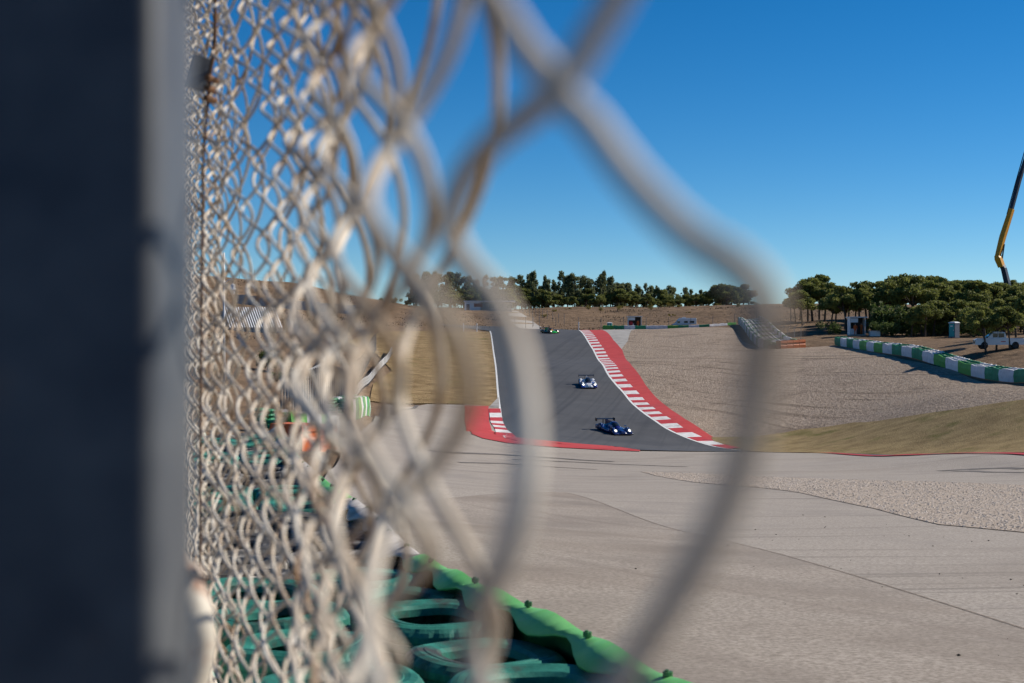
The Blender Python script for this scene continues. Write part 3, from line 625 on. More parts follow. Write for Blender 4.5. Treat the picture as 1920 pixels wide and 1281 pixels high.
loft('body',[sec(-3.1,1.05,.4,2.6,.12),sec(-3.0,1.1,.35,2.75,.15),sec(1.2,1.1,.35,2.75,.15),sec(1.6,1.08,.35,2.4,.2),sec(2.3,1.0,.35,1.45,.15),sec(3.0,.95,.38,1.15,.15),sec(3.15,.85,.45,.9,.1)],M['carwhite'],root)
for s in (-1,1):
    for x0,x1,z0,z1 in ((1.25,1.95,1.35,1.9),(-2.5,-1.3,1.4,1.95),(-.8,.2,1.4,1.95)): MB().box((x0,s*1.1-.03,z0),(x1,s*1.1+.02,z1)).build('window',M['glass'],root)
    for x in (-2.0,2.3): wheel(root,(x,s*.95,.36),.36,.25)
b=MB(); b.v=[(1.64,-.9,2.3),(1.64,.9,2.3),(2.3,.85,1.5),(2.3,-.85,1.5),(1.6,-.9,2.25),(1.6,.9,2.25),(2.26,.85,1.45),(2.26,-.85,1.45)]; b.f=[(0,3,2,1),(4,5,6,7),(0,1,5,4),(1,2,6,5),(2,3,7,6),(3,0,4,7)]; o=b.build('windscreen',M['glass'],root); o.location=(.05,0,.03)
MB().box((-.4,-.5,2.75),(.6,.5,2.98)).build('roof_unit',M['white'],root)
# ---------------- crane boom
d=250; p=Vector(P(1895,560,d)); g0=gp(1895,0,d); root=empty('crane',(p.x,d,g0.z),label='yellow and dark telescopic crane boom rising behind the pine trees',cat='crane'); o=Vector(root.location)
def cp(px,py): return Vector(P(px,py,d))-o
def beam(name,pts,r,m):
    b=MB()
    for a,c,ra,rb in zip(pts[:-1],pts[1:],r[:-1],r[1:]): b.tube([a,c],[ra,rb],4)
    return b.build(name,M[m],root)
beam('lower_arm',[Vector((0,0,-.5)),cp(1889,532),cp(1882,503),cp(1875,492)],[.75,.6,.55,.5],'navysteel')
beam('knuckle',[cp(1878,500),cp(1872,484),cp(1869,478)],[.65,.75,.5],'yellow')
beam('boom_section',[cp(1870,484),cp(1880,445),cp(1897,392)],[.52,.62,.55],'yellow')
beam('telescopic_section',[cp(1896,394),cp(1912,335),cp(1930,275),cp(1960,170)],[.42,.42,.36,.3],'navysteel')
beam('hydraulic_cylinder',[cp(1879,486),cp(1883,458)],[.14,.14],'navysteel')
beam('cable',[cp(1888,402),cp(1905,340),cp(1925,270)],[.09,.09,.09],'navysteel')
MB().box((-1.3,-3,-.6),(1.3,3,1.2)).build('base',M['yellow'],root)
# ---------------- prototype race cars
def smooth(a,b,x): t=np.clip((x-a)/(b-a),0,1); return t*t*(3-2*t)
def race_car(loc,ang,slope,label,cb,c2,cc,pattern):
    root=empty('race_car',loc,0,label=label,cat='race car'); root.rotation_euler=(0,0,ang)
    xs=np.linspace(-2.35,2.35,44); ys=np.linspace(-.95,.95,31); Xg,Yg=np.meshgrid(xs,ys,indexing='ij'); aY=np.abs(Yg)
    floor=.10
    body=.40-.10*smooth(.6,2.3,Xg)+.08*smooth(-.2,-1.2,Xg)
    nose=(.50-.22*smooth(.9,2.35,Xg))*(1-smooth(.28,.42,aY))
    fw=np.exp(-((Xg-1.42)/.52)**2); ff=(.28+.38*fw)*smooth(.50,.62,aY)*(1-.25*smooth(.85,.95,aY))
    rw=np.exp(-((Xg+1.45)/.75)**2); rf=(.34+.36*rw)*smooth(.48,.60,aY)*(1-.2*smooth(.86,.95,aY))
    gap=np.where((aY>.40)&(aY<.56)&(Xg>.55),-.16,0)
    spine=(.42+.42*smooth(-2.3,-.4,Xg)*(1-smooth(-.1,.2,Xg)))*(1-smooth(.20,.46,aY))
    Zt=np.maximum.reduce([body+gap,nose,np.where(Xg>.2,ff,.0),np.where(Xg<.3,rf,0),spine])
    Zt=np.maximum(Zt*(1-.55*smooth(2.1,2.35,Xg)),floor+.06)
    n1,n2=Xg.shape; V=np.c_[Xg.ravel(),Yg.ravel(),Zt.ravel()]; V2=V.copy(); V2[:,2]=floor
    Fc=[];id_=np.arange(n1*n2).reshape(n1,n2)
    for i in range(n1-1):
        for k in range(n2-1): Fc.append((id_[i,k],id_[i+1,k],id_[i+1,k+1],id_[i,k+1])); Fc.append(tuple(n1*n2+q for q in (id_[i,k],id_[i,k+1],id_[i+1,k+1],id_[i+1,k])))
    e=list(id_[:,0])+list(id_[-1,1:])+list(id_[-2::-1,-1])+list(id_[0,-2:0:-1])
    for a,b in zip(e,e[1:]+e[:1]): Fc.append((b,a,a+n1*n2,b+n1*n2))
    bo=mobj('body',np.r_[V,V2],Fc,cb,root,False); bo.data.materials.append(c2)
    for p_ in bo.data.polygons:
        p_.use_smooth=True
        if pattern(p_.center): p_.material_index=1
    # canopy
    v=[];f=[]; L=[(-.75,.30,.84),(-.4,.40,.98),(.0,.43,1.03),(.35,.42,.98),(.7,.36,.78),(1.0,.28,.52)]
    for x,hw,zt in L:
        for k in range(9): a=math.pi*k/8; v.append((x,hw*math.cos(a),.36+(zt-.36)*math.sin(a)**.8))
    for i in range(5):
        for k in range(8): f.append((i*9+k,i*9+k+1,i*9+10+k,i*9+9+k))
    f.append(tuple(range(9))); f.append(tuple(45+k for k in range(9))[::-1])
    c=mobj('canopy',v,f,cc,root,True)
    v=[(x*1.01,y*1.03,.36+(z-.36)*1.015) for (x,y,z) in v]; ws=[];wf=[]
    for i,(x,hw,zt) in enumerate([(.25,.425,1.0),(.5,.40,.90),(.78,.34,.72)]):
        for k in range(7): a=math.pi*(k+1)/8; ws.append((x,hw*1.03*math.cos(a),.375+(zt-.36)*math.sin(a)**.8))
    for i in range(2):
        for k in range(6): wf.append((i*7+k,i*7+k+1,i*7+8+k,i*7+7+k))
    mobj('windscreen',ws,wf,M['glass'],root,True)
    MB().box((-2.2,-.012,.5),(-.5,.012,.98)).build('engine_fin',cb,root)
    MB().box((2.05,-.94,.07),(2.48,.94,.11)).build('splitter',M['black'],root); MB().box((-2.45,-.9,.1),(-2.2,.9,.3)).build('diffuser',M['black'],root)
    b=MB(); b.v=[(-2.45,-.92,1.0),(-2.45,.92,1.0),(-2.1,.92,.955),(-2.1,-.92,.955),(-2.45,-.92,1.035),(-2.45,.92,1.035),(-2.1,.92,.985),(-2.1,-.92,.985)]; b.f=[(3,2,1,0),(4,5,6,7),(0,1,5,4),(1,2,6,5),(2,3,7,6),(3,0,4,7)]
    wg=b.build('rear_wing',M['black'],root)
    for s in (-1,1):
        MB().box((-2.5,s*.93-.012,.78),(-2.0,s*.93+.012,1.08)).build('endplate',M['black'],wg); MB().box((-2.3,s*.22-.015,.5),(-2.15,s*.22+.015,.97)).build('wing_support',M['black'],wg)
        MB().box((.92,s*.72-.10,.70),(1.02,s*.72+.10,.80)).build('mirror',c2,root)
        hl=MB(); 
        for k in range(8): a=2*math.pi*k/8; hl.v.append((2.06-.10*math.sin(a),s*.70+.13*math.cos(a),.42+.10*math.sin(a)))
        hl.v.append((2.10,s*.70,.43)); hl.f=[(k,(k+1)%8,8) for k in range(8)]; hl.build('headlight',M['lamp'],root)
        for x,r_ in ((1.42,.33),(-1.45,.345)): wheel(root,(x,s*.83,r_),r_,.3)
    # tilt with the road
    root.rotation_mode='XYZ'; return root
M['lamp']=mat('headlamp_lit',(.8,.8,.75),rough=.2); b_=M['lamp'].node_tree.nodes['Principled BSDF']; b_.inputs['Emission Color'].default_value=(1,.95,.8,1); b_.inputs['Emission Strength'].default_value=1.6
def paint(n,c,c2=None): return mat(n,c,c2,scale=2.2,rough=.25,spec=.6,coords='Object',fac=(.45,.55))
def on_track(px,py,a):
    q=hit(px,py); x,y=q[0],q[1]; d=Vector((math.sin(a),-math.cos(a)))
    def hh(u,v): return h(x+d.x*u-d.y*v,y+d.y*u+d.x*v)+.03
    pitch=math.atan2(hh(1.4,0)-hh(-1.4,0),2.8); roll=math.atan2(hh(0,.8)-hh(0,-.8),1.6)
    return (x,y,h(x,y)+.035),math.atan2(d.y,d.x),pitch,roll
def place(car,t): car.location=t[0]; car.rotation_euler=(t[3],-t[2],t[1])
t1=on_track(1151,811,R(19)); c=race_car(t1[0],t1[1],0,'navy blue prototype race car nearest the red and white kerb, nose turned towards the inside',paint('navy_paint',(.008,.016,.07),(.012,.035,.17)),paint('silver_blue_paint',(.25,.32,.42),(.05,.1,.3)),paint('blue_canopy',(.010,.022,.16)),lambda c:(abs(c.y)>.55 and c.z>.3 and (c.x*3+c.y*5)%1.3<.55)); place(c,t1)
t2=on_track(1102,724,R(2)); c=race_car(t2[0],t2[1],0,'white and blue prototype race car in the middle of the climbing track',paint('white_blue_paint',(.65,.67,.7),(.55,.58,.62)),paint('blue_side_paint',(.02,.05,.25),(.03,.1,.4)),paint('black_canopy',(.02,.025,.05)),lambda c:(c.z<.42 and abs(c.y)>.5) or (abs(c.y)<.3 and c.x<1.2)); place(c,t2)
t3=on_track(1031,625,R(24)); c=race_car(t3[0],t3[1],0,'green prototype race car with orange canopy coming over the crest',paint('green_car_paint',(.02,.42,.06),(.03,.5,.1)),paint('dark_gold_paint',(.16,.12,.06),(.03,.03,.03)),paint('orange_canopy',(.65,.27,.03)),lambda c:abs(c.y)>.6 or c.x<-.9); place(c,t3)
# ---------------- trees and shrubs
M['euc']=mat('eucalyptus_leaves',(.09,.108,.05),(.24,.26,.12),scale=1.1,rough=.7,detail=3)
M['pine']=mat('pine_needles',(.085,.105,.028),(.26,.27,.07),scale=.9,rough=.7,detail=3)
M['shrub']=mat('shrub_leaves',(.05,.085,.018),(.13,.16,.05),scale=2,rough=.7,detail=3)
M['broom']=mat('yellow_scrub',(.12,.11,.02),(.25,.2,.04),scale=2,rough=.8,detail=3)
M['bark']=mat('bark',(.10,.08,.065),(.22,.18,.15),scale=3,rough=.9,coords='Object')
M['pbark']=mat('pine_bark',(.05,.038,.03),(.11,.08,.06),scale=3,rough=.9,coords='Object')
def translucent(m,f=.4):
    t=m.node_tree; b=t.nodes['Principled BSDF']; o=t.nodes['Material Output']; tr=t.nodes.new('ShaderNodeBsdfTranslucent'); mx=t.nodes.new('ShaderNodeMixShader'); mx.inputs[0].default_value=f
    s=b.inputs['Base Color'].links[0].from_socket; t.links.new(s,tr.inputs['Color']); t.links.new(b.outputs[0],mx.inputs[1]); t.links.new(tr.outputs[0],mx.inputs[2]); t.links.new(mx.outputs[0],o.inputs['Surface'])
for k_ in ('euc','pine','shrub','broom'): translucent(M[k_])
def leaves(centres,radii,n,size,r,asp=1.6,shell=.45):
    k=r.choice(len(centres),n,p=np.array([a[0]*a[1]*a[2] for a in radii])**.7/sum(np.array([a[0]*a[1]*a[2] for a in radii])**.7))
    d=r.normal(size=(n,3)); d/=np.linalg.norm(d,axis=1)[:,None]; rad=(shell+(1-shell)*r.random(n))[:,None]*r.uniform(.85,1.12,(n,1))
    c=np.array(centres)[k]+d*rad*np.array(radii)[k]
    a=r.normal(size=(n,3)); a/=np.linalg.norm(a,axis=1)[:,None]; b=np.cross(a,r.normal(size=(n,3))); b/=np.linalg.norm(b,axis=1)[:,None]
    s=size*r.uniform(.6,1.3,(n,1)); a*=s*asp*.5; b*=s*.5
    V=np.stack([c-a,c+b*.8,c+a,c-b*.8],1).reshape(-1,3); Fq=np.arange(n*4).reshape(n,4); return V,Fq
def me_of(name,V,Fq,m):
    me=bpy.data.meshes.new(name); me.from_pydata(V.tolist(),[],Fq.tolist()); me.materials.append(m); return me
def euc_variant(seed,ht):
    r=np.random.default_rng(seed); cs=[];rs=[]; tb=MB(); lean=r.uniform(-.03,.03,2)*ht
    tb.tube([(0,0,-1.0),(lean[0]*.4,lean[1]*.4,ht*.45),(lean[0],lean[1],ht*.92)],[.17,.12,.03],6)
    n=int(r.integers(24,32))
    for i in range(n):
        z=ht*(.16+.79*(i/(n-1))); sp=ht*(.20-.12*(i/(n-1))); a=r.random()*6.28; e=sp*r.uniform(.2,1.25)
        c=(lean[0]*z/ht+e*math.cos(a),lean[1]*z/ht+e*math.sin(a),z+r.uniform(-.03,.03)*ht); cs.append(c); q=ht*r.uniform(.045,.095); rs.append((q,q,q*r.uniform(.8,1.25)))
        tb.tube([(lean[0]*.6*z/ht,lean[1]*.6*z/ht,z-ht*.12),((c[0]*.6),(c[1]*.6),z-ht*.05),c],[.06,.045,.015],5)
    V,Fq=leaves(cs,rs,3300,.27,r,2.2,.2); return me_of('eucalyptus_crown',V,Fq,M['euc']),tb
def pine_variant(seed,ht,w_):
    r=np.random.default_rng(seed); cs=[];rs=[]; tb=MB(); lx=r.uniform(-.12,.12)*ht; ly=r.uniform(-.08,.08)*ht
    tb.tube([(0,0,-.8),(lx*.3,ly*.3,ht*.3),(lx*.8,ly*.8,ht*.6),(lx,ly,ht*.85)],[.2,.15,.11,.04],7)
    for i in range(19):
        a=r.random()*6.28; e=w_*math.sqrt(r.random())*.8; z=ht*(.55+.36*(1-(e/w_)**1.6))+r.uniform(-.05,.05)*ht-(ht*.16*r.random() if e>w_*.4 else 0)
        c=(lx+e*math.cos(a),ly+e*math.sin(a),z); cs.append(c); q=w_*r.uniform(.26,.42); rs.append((q,q,q*r.uniform(.5,.75)))
        if i<9: tb.tube([(lx*.6,ly*.6,ht*.45),(lx*.7+c[0]*.35,ly*.7+c[1]*.35,ht*.55),c],[.08,.06,.02],5)
    V,Fq=leaves(cs,rs,5200,.27,r,1.5,.5); return me_of('pine_crown',V,Fq,M['pine']),tb
def bush(px,d,w_,ht,label,m='shrub',n=1500,group=None,seed=None,name='bush'):
    r=np.random.default_rng(seed or int(px*7+d)); x=(px-960)/F*d; root=empty(name,(x,d,h(x,d)),label=label,cat='bush',group=group); cs=[];rs=[]
    for i in range(8):
        e=w_*.5*r.random()**.6; a=r.random()*6.28; cs.append((e*math.cos(a),e*math.sin(a)*.8,ht*r.uniform(.25,.7))); q=ht*r.uniform(.25,.4); rs.append((q*1.1,q*1.1,q))
    V,Fq=leaves(cs,rs,n,max(.1,ht*.085),r,1.5,.4); o=link('foliage',me_of('bush_foliage',V,Fq,M[m]),root)
    tb=MB()
    for c in cs[:5]: tb.tube([(0,0,-.2),(c[0]*.5,c[1]*.5,c[2]*.5),c],[.06,.04,.01],5)
    tb.build('stem',M['pbark'],root); return root
EV=[euc_variant(s,10.) for s in (1,2,3,4,5,6)]; PV=[pine_variant(s,7.,w_) for s,w_ in ((11,2.6),(12,3.1),(13,2.3),(14,2.9),(15,2.7))]
ET=[]; PT=[]
for i,(c,tb) in enumerate(EV): me=bpy.data.meshes.new('eucalyptus_trunk'); me.from_pydata(tb.v,[],tb.f); me.materials.append(M['bark']); ET.append(me)
for i,(c,tb) in enumerate(PV): me=bpy.data.meshes.new('pine_trunk'); me.from_pydata(tb.v,[],tb.f); me.materials.append(M['pbark']); PT.append(me)
def tree(kind,px,d,ht,label,group,wide=1.0):
    x=(px-960)/F*d; r=empty(kind,(x,d,h(x,d)),random.random()*6.28,label=label,cat='tree',group=group)
    if kind=='eucalyptus_tree': i=random.randrange(len(EV)); s=ht/10.; a,b=EV[i][0],ET[i]
    else: i=random.randrange(len(PV)); s=ht/7.; a,b=PV[i][0],PT[i]
    if kind=='round_tree': r.location.z-=.3*ht; s*=1.3
    if kind=='eucalyptus_tree': wide*=random.uniform(.8,1.35)
    r.scale=(s*wide,s*wide,s); link('trunk',b,r); link('crown',a,r); return r
def topy(px):
    return np.interp(px,[740,775,800,850,890,930,960,1000,1030,1062,1100,1130,1165,1215,1260,1300,1350,1385,1410,1460],[530,508,512,506,518,515,522,512,526,506,525,512,530,535,535,545,540,552,562,570])
L_='eucalyptus tree in the dark row along the skyline ridge'
for i in range(58):
    px=772+i*10.9+random.uniform(-5,5); d=random.uniform(405,440); x=(px-960)/F*d; zt=CZ+(640.5-topy(px)-random.uniform(-4,26)*(random.random()))/F*d
    tree('eucalyptus_tree',px,d,max(3.2,zt-h(x,d)),(L_ if 990<px<1300 else 'eucalyptus tree behind the white flat-roofed building on the ridge' if px<=990 else 'short eucalyptus tree at the thin end of the ridge row'),('eucalyptus trees along the ridge' if 990<px<1300 else 'eucalyptus trees behind the white building' if px<=990 else 'short eucalyptus trees at the end of the row'),1.05)
for i in range(64):
    px=800+i*9.6+random.uniform(-6,6); d=random.uniform(398,415); x=(px-960)/F*d; zt=CZ+(640.5-random.uniform(540,562)-(-8 if px>1340 else 0)-(-8 if px<930 else 0))/F*d
    tree('round_tree',px,d,max(2.5,zt-h(x,d)),'low round dark tree under the eucalyptus row on the ridge','round trees under the eucalyptus row',1.1)
for px,d,ty in ((1000,410,508),(1020,412,517),(1130,410,509)): 
    x=(px-960)/F*d; tree('eucalyptus_tree',px,d,CZ+(640.5-ty)/F*d-h(x,d),'slender eucalyptus tree standing taller than the ridge row','taller eucalyptus trees',.7)
for px,d,ty in ((1505,250,545),(1524,262,522),(1546,258,530),(1500,275,548)):
    x=(px-960)/F*d; tree('pine_tree',px,d,CZ+(640.5-ty)/F*d-h(x,d),'pine tree in the small clump on the bare brown slope','pines on the bare slope',1.15)
GRP='pine trees behind the long barrier'
for px,d,ty in ((1492,256,550),(1515,260,528),(1536,268,514),(1483,272,552)):
    x=(px-960)/F*d; tree('pine_tree',px,d,CZ+(640.5-ty)/F*d-h(x,d),'pine tree in the small clump on the bare brown slope','pines on the bare slope',.95)
for i in range(62):
    px=1566+i*6.2+random.uniform(-8,8); d=random.uniform(228,270); x=(px-960)/F*d
    ty=np.interp(px,[1560,1600,1640,1690,1750,1800,1850,1900,1950],[548,535,526,518,520,523,530,527,525])+random.uniform(-3,9)
    tree('pine_tree',px,d,CZ+(640.5-ty)/F*d-h(x,d),('umbrella pine with bare trunk rising behind the white marshal hut' if px<1660 else 'umbrella pine in the dense dark grove behind the portable toilet'),('pines behind the marshal hut' if px<1660 else GRP),1.05)
for i in range(24):
    px=1700+i*11+random.uniform(-8,8); d=random.uniform(214,232); x=(px-960)/F*d
    tree('young_pine_tree',px,d,CZ+(640.5-random.uniform(562,590))/F*d-h(x,d),'lower dark pine at the front edge of the grove','low pines at the front of the grove',1.35)
for i in range(14):
    px=1690+i*18+random.uniform(-6,6); bush(px,random.uniform(217,238),random.uniform(4,6),random.uniform(2,3.2),'dark scrub bush in the shade under the pine grove','pine',1300,'scrub under the pine grove',seed=300+i)
for px,d,ty,hh in ((1849,157,582,0),(1868,158,578,0),(1894,157,574,0),(1880,174,560,0),(1925,176,548,0),(1848,166,572,0),(1905,184,555,0),(1960,180,540,0)):
    x=(px-960)/F*d; tree('pine_tree',px,d,CZ+(640.5-ty)/F*d-h(x,d),'yellowish pine tree shading the white pickup truck','pines shading the pickup',1.0)
bush(1556,226,4.0,2.0,'bright green leafy bush left of the white marshal hut')
bush(1677,218,4.8,5.2,'tall olive green shrub between the hut and the portable toilet',n=2800)
bush(1655,214,4.2,2.4,'low bright green bush right of the white marshal hut')
bush(1760,222,7,3.6,'dark green shrub behind the portable toilet','pine',n=2500)
bush(1825,212,6,4.2,'dense green shrub between the portable toilet and the pickup','pine',n=2600)
bush(503,140,1.9,2.1,'dark green bush on the slope behind the guard rail')
bush(520,132,1.2,.9,'small dark bush beside the guard rail slope')
bush(735,365,5,1.6,'low scrub on the skyline beside the tall wire fence','pine')
bush(722,372,5,1.4,'scrub bush on the skyline by the fence end','pine')
for i in range(16):
    px=random.uniform(1015,1440); d=random.uniform(322,390); bush(px,d,random.uniform(1.,2.4),random.uniform(.7,1.5),'yellowish scrub bush dotted on the dry embankment','broom',400,'scrub on the embankment',seed=100+i)
# ---------------- foreground tyre wall
M['tgreen']=mat('green_painted_tyre',(.008,.095,.07),(.04,.25,.185),scale=6,rough=.6,bump=.3,bscale=30,dist=.01,c3=(.05,.05,.04),s3=3.5,s3lim=(.52,.66),spec=.3)
M['tblack']=mat('dusty_black_tyre',(.02,.02,.02),(.10,.09,.08),scale=6,rough=.7,bump=.3,bscale=30,dist=.01,c3=(.42,.39,.35),s3=5,s3lim=(.55,.68))
M['bgreen']=mat('green_belt',(.10,.36,.10),(.17,.47,.16),scale=3,rough=.5,bump=.2,bscale=14,dist=.01,c3=(.20,.36,.2),s3=8,s3lim=(.6,.8))
M['bwhite']=mat('white_belt',(.36,.33,.31),(.55,.52,.49),scale=5,rough=.75,bump=.3,bscale=20,dist=.01,c3=(.22,.19,.16),s3=3,s3lim=(.5,.7))
M['bcream']=mat('back_belt',(.50,.42,.32),(.62,.55,.44),scale=5,rough=.7,c3=(.10,.36,.28),s3=3,s3lim=(.45,.55))
M['bolt']=mat('bolt',(.10,.26,.10),(.05,.10,.05),scale=20,rough=.5,metal=.5)
def tyre_mesh(name,m,seed):
    prof=[(.170,-.055),(.172,-.085),(.19,-.098),(.21,-.101),(.235,-.106),(.240,-.103),(.262,-.106),(.285,-.099),(.300,-.085),(.3085,-.07),(.309,-.045),(.302,-.042),(.302,-.036),(.310,-.033),(.310,-.006),(.303,-.003),(.303,.003),(.310,.006),(.310,.033),(.302,.036),(.302,.042),(.309,.045),(.3085,.07),(.300,.085),(.285,.099),(.262,.106),(.240,.103),(.235,.106),(.21,.101),(.19,.098),(.172,.085),(.170,.055),(.18,.03),(.27,.02),(.27,-.02),(.18,-.03)]
    prof=prof[:32]+[(.19,.05),(.255,.07),(.28,.0),(.255,-.07),(.19,-.05)]
    n=len(prof); S=96; v=[];f=[]; r=np.random.default_rng(seed)
    for i in range(S):
        a=2*math.pi*i/S; sq=1+.02*math.sin(2*a+seed)
        for k,(rr,z) in enumerate(prof):
            g=-.006 if (i%4==0 and (8<=k<=10 or 21<=k<=23)) else 0
            v.append(((rr+g)*sq*math.cos(a),(rr+g)/sq*math.sin(a),z+.006*math.sin(3*a+seed)))
    for i in range(S):
        for k in range(n): f.append((i*n+k,((i+1)%S)*n+k,((i+1)%S)*n+(k+1)%n,i*n+(k+1)%n))
    me=bpy.data.meshes.new(name); me.from_pydata(v,[],f); me.materials.append(m); me.update()
    return me
TG=[tyre_mesh('tyre',M['tgreen'],s) for s in (1,2,3)]; TB=[tyre_mesh('tyre',M['tblack'],s) for s in (4,5,6)]
def topz(y): return 2.2-1.0-.02*y
belt=[(1.35,2.2),(.95,3.5),(.524,4.57),(.287,5.46),(.169,5.79),(.05,6.2),(-.10,6.5),(-.467,7.59),(-.59,8.2),(-.87,9.69),(-1.1,10.6),(-1.6,12.6),(-2.55,17),(-3.2,20.3),(-3.9,24)]
bl=resample([Vector((p.x,p.y,0)) for p in spline([(x,y,0) for x,y in belt],8)],.1)
# smooth the front line
bs=[sum((bl[min(max(i+k,0),len(bl)-1)] for k in range(-8,9)),Vector())/17 for i in range(len(bl))]
def nrm(i,L):
    t=(L[min(i+1,len(L)-1)]-L[max(i-1,0)]).normalized(); return Vector((-t.y,t.x,0)) # to the left (tyre side)
wallroot=empty('tyre_wall',(0.6,4.4,0),label='bolted tyre wall of green and black tyres running beside the mesh fence',cat='tyre wall'); wo=Vector(wallroot.location)
lens=[0]
for a,b in zip(bs[:-1],bs[1:]): lens.append(lens[-1]+(b-a).length)
def colour(s):    # green / white blocks along the wall
    lim=[5.75,8.9,10.6,13.3,15.2,17.5,19.5,21.5,30]; c=0
    y=s
    for k in lim:
        if y<k: return c%2
        c+=1
    return 0
def at(s):
    i=int(np.searchsorted(lens,s)); i=min(max(i,1),len(bs)-1); return i
segs={}
for i,p in enumerate(bs): segs.setdefault([k for k,l in enumerate([7.35,10.7,12.9,15.8,18,20,22,99]) if p.y<l][0],[]).append(i)
for si,ids in segs.items():
    ids=ids+([ids[-1]+1] if ids[-1]+1<len(bs) else []); v=[];f=[]
    PR=9
    for i in ids:
        p=bs[i]; n=nrm(i,bs); s=lens[i]; g=h(p.x,p.y); zt=topz(p.y)
        wv=math.sin(s*2*math.pi/.62+.6*math.sin(s*1.3)); w2=math.sin(s*2*math.pi/1.9+1)
        fl=.17+.025*w2+.025*wv; up=.05+.014*wv
        pr=[(0,g-.05),(-.02-.02*wv,g+.35),(.0-.015*wv,zt-.12),(.03,zt-.02+up*.5),(.03+fl*.35,zt+up),(.03+fl,zt+up*.6-.02-.03*wv)]
        pr+= [(.03+fl-.008,zt+up*.6-.032-.03*wv),(.03+fl*.35,zt+up-.014),(.018,g-.05)]
        for e,z in pr: q=p+n*e; v.append((q.x-wo.x,q.y-wo.y,z-wo.z))
    for k in range(len(ids)-1):
        for m_ in range(PR): f.append((k*PR+m_,k*PR+(m_+1)%PR,(k+1)*PR+(m_+1)%PR,(k+1)*PR+m_))
    f.append(tuple(range(PR))[::-1]); f.append(tuple((len(ids)-1)*PR+k for k in range(PR)))
    bo=mobj('belt',v,f,M['bgreen' if si%2==0 else 'bwhite'],wallroot,True)
    for i in ids[3:-2:7]:
        p=bs[i]; n=nrm(i,bs); zt=topz(p.y)+.052; q=p+n*.10-wo
        MB().tube([(q.x,q.y,zt-wo.z-.03),(q.x-.004,q.y-.004,zt-wo.z+.014)],.007,7).tube([(q.x,q.y,zt-wo.z-.01),(q.x,q.y,zt-wo.z+.008)],.016,8).build('bolt',M['bolt'],bo)
# back belt
v=[];f=[]; k0=0; ids=list(range(14,len(bs)-10,2))
for i in ids:
    p=bs[i]+nrm(i,bs)*(1.42-.012*max(0,bs[i].y-5)); g=h(p.x,p.y); zt=topz(p.y)+.02*math.sin(lens[i]*7)
    n=nrm(i,bs)
    for e,z in ((0,g-.05),(0,zt-.02),(.035,zt+.02),(.07,zt-.03),(.04,g-.05)): q=p+n*e; v.append((q.x-wo.x,q.y-wo.y,z-wo.z))
for k in range(len(ids)-1):
    for m_ in range(5): f.append((k*5+m_,k*5+(m_+1)%5,(k+1)*5+(m_+1)%5,(k+1)*5+m_))
f.append((4,3,2,1,0)); f.append(tuple((len(ids)-1)*5+k for k in range(5)))
mobj('back_belt',v,f,M['bcream'],wallroot,True)
# tyres, two rows, stacked four high; the lowest visible ones only where the gaps show them
nt=0
for row,(o_,ph) in enumerate(((.40,0),(1.02,.31))):
    s=1.3+ph
    while s<lens[-1]-.4 and nt<290:
        i=at(s); p=bs[i]+nrm(i,bs)*o_; zt=topz(p.y); y=bs[i].y
        wh=[k for k,l in enumerate([7.35,10.7,12.9,15.8,18,20,22,99]) if y<l][0]%2
        for lay in range(4 if y<13 else 3):
            if nt>=296: break
            me=random.choice(TB if wh else TG); z=zt-.11-.205*lay-random.uniform(0,.05)*(1 if lay==0 else .2)
            if wh and lay==0: z-=.02
            j=.025*(1+wh); link('tyre',me,wallroot,(p.x-wo.x+random.uniform(-j,j),p.y-wo.y+random.uniform(-j,j),z-wo.z),(random.uniform(-.06,.06)*(1+wh),random.uniform(-.06,.06)*(1+wh),random.random()*6.28)); nt+=1
        s+=.625
# ---------------- chain-link fence
M['wire']=mat('fence_wire',(.78,.71,.60),(.58,.47,.35),scale=14,rough=.6,metal=.0,c3=(.30,.18,.095),s3=8,s3lim=(.50,.66),spec=.25)
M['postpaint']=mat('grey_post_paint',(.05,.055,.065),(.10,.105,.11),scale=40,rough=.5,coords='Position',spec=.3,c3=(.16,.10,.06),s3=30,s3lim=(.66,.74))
M['rust']=mat('rusty_cream_paint',(.60,.52,.40),(.68,.62,.52),scale=9,rough=.6,c3=(.30,.12,.05),s3=18,s3lim=(.5,.62))
M['rustcable']=mat('rusty_cable',(.20,.09,.035),(.10,.055,.03),scale=60,rough=.8,bump=.3,bscale=200,dist=.002)
near_cols=[(1440,.170),(1050,.205),(825,.255),(758,.335),(708,.415),(670,.50),(641,.585)]
zt0=[.041,.0369,.050,.050,.050,.048,.046]
far_path=[(641,.585),(622,.67),(604,.75),(582,.90),(560,1.08),(535,1.28),(500,1.47),(458,1.64),(422,1.83),(395,2.1),(376,2.5),(361,3.1),(349,4.0),(339,5.2),(330,6.6),(325,8.2)]
XYn=[Vector(((a-960)/F*d,d,0)) for a,d in near_cols]; XYf=[Vector(((a-960)/F*d,d,0)) for a,d in far_path]
dense=spline(XYn,12)[:-1]+spline(XYf,14); DS=[0.]
for a,b in zip(dense[:-1],dense[1:]): DS.append(DS[-1]+(b-a).length)
DS=np.array(DS); DX=np.array([p.x for p in dense]); DY=np.array([p.y for p in dense])
scol=[DS[12*i] for i in range(7)]; zc=list(zt0)
while scol[-1]<DS[-1]-.06:
    scol.append(scol[-1]+.088); k=len(scol)-1
    zc.append(zc[-1]+-.0015)
scol=np.array(scol); zc=np.array(zc); NC=len(scol); VP=.088
fence=empty('chain_link_fence',(DX[0],DY[0],h(DX[0],DY[0])),label='wavy grey chain-link mesh fence running along the tyre wall',cat='fence'); fo=np.array(fence.location)
top=3.75
def W_(px,py,d): return Vector(P(px,py,d))
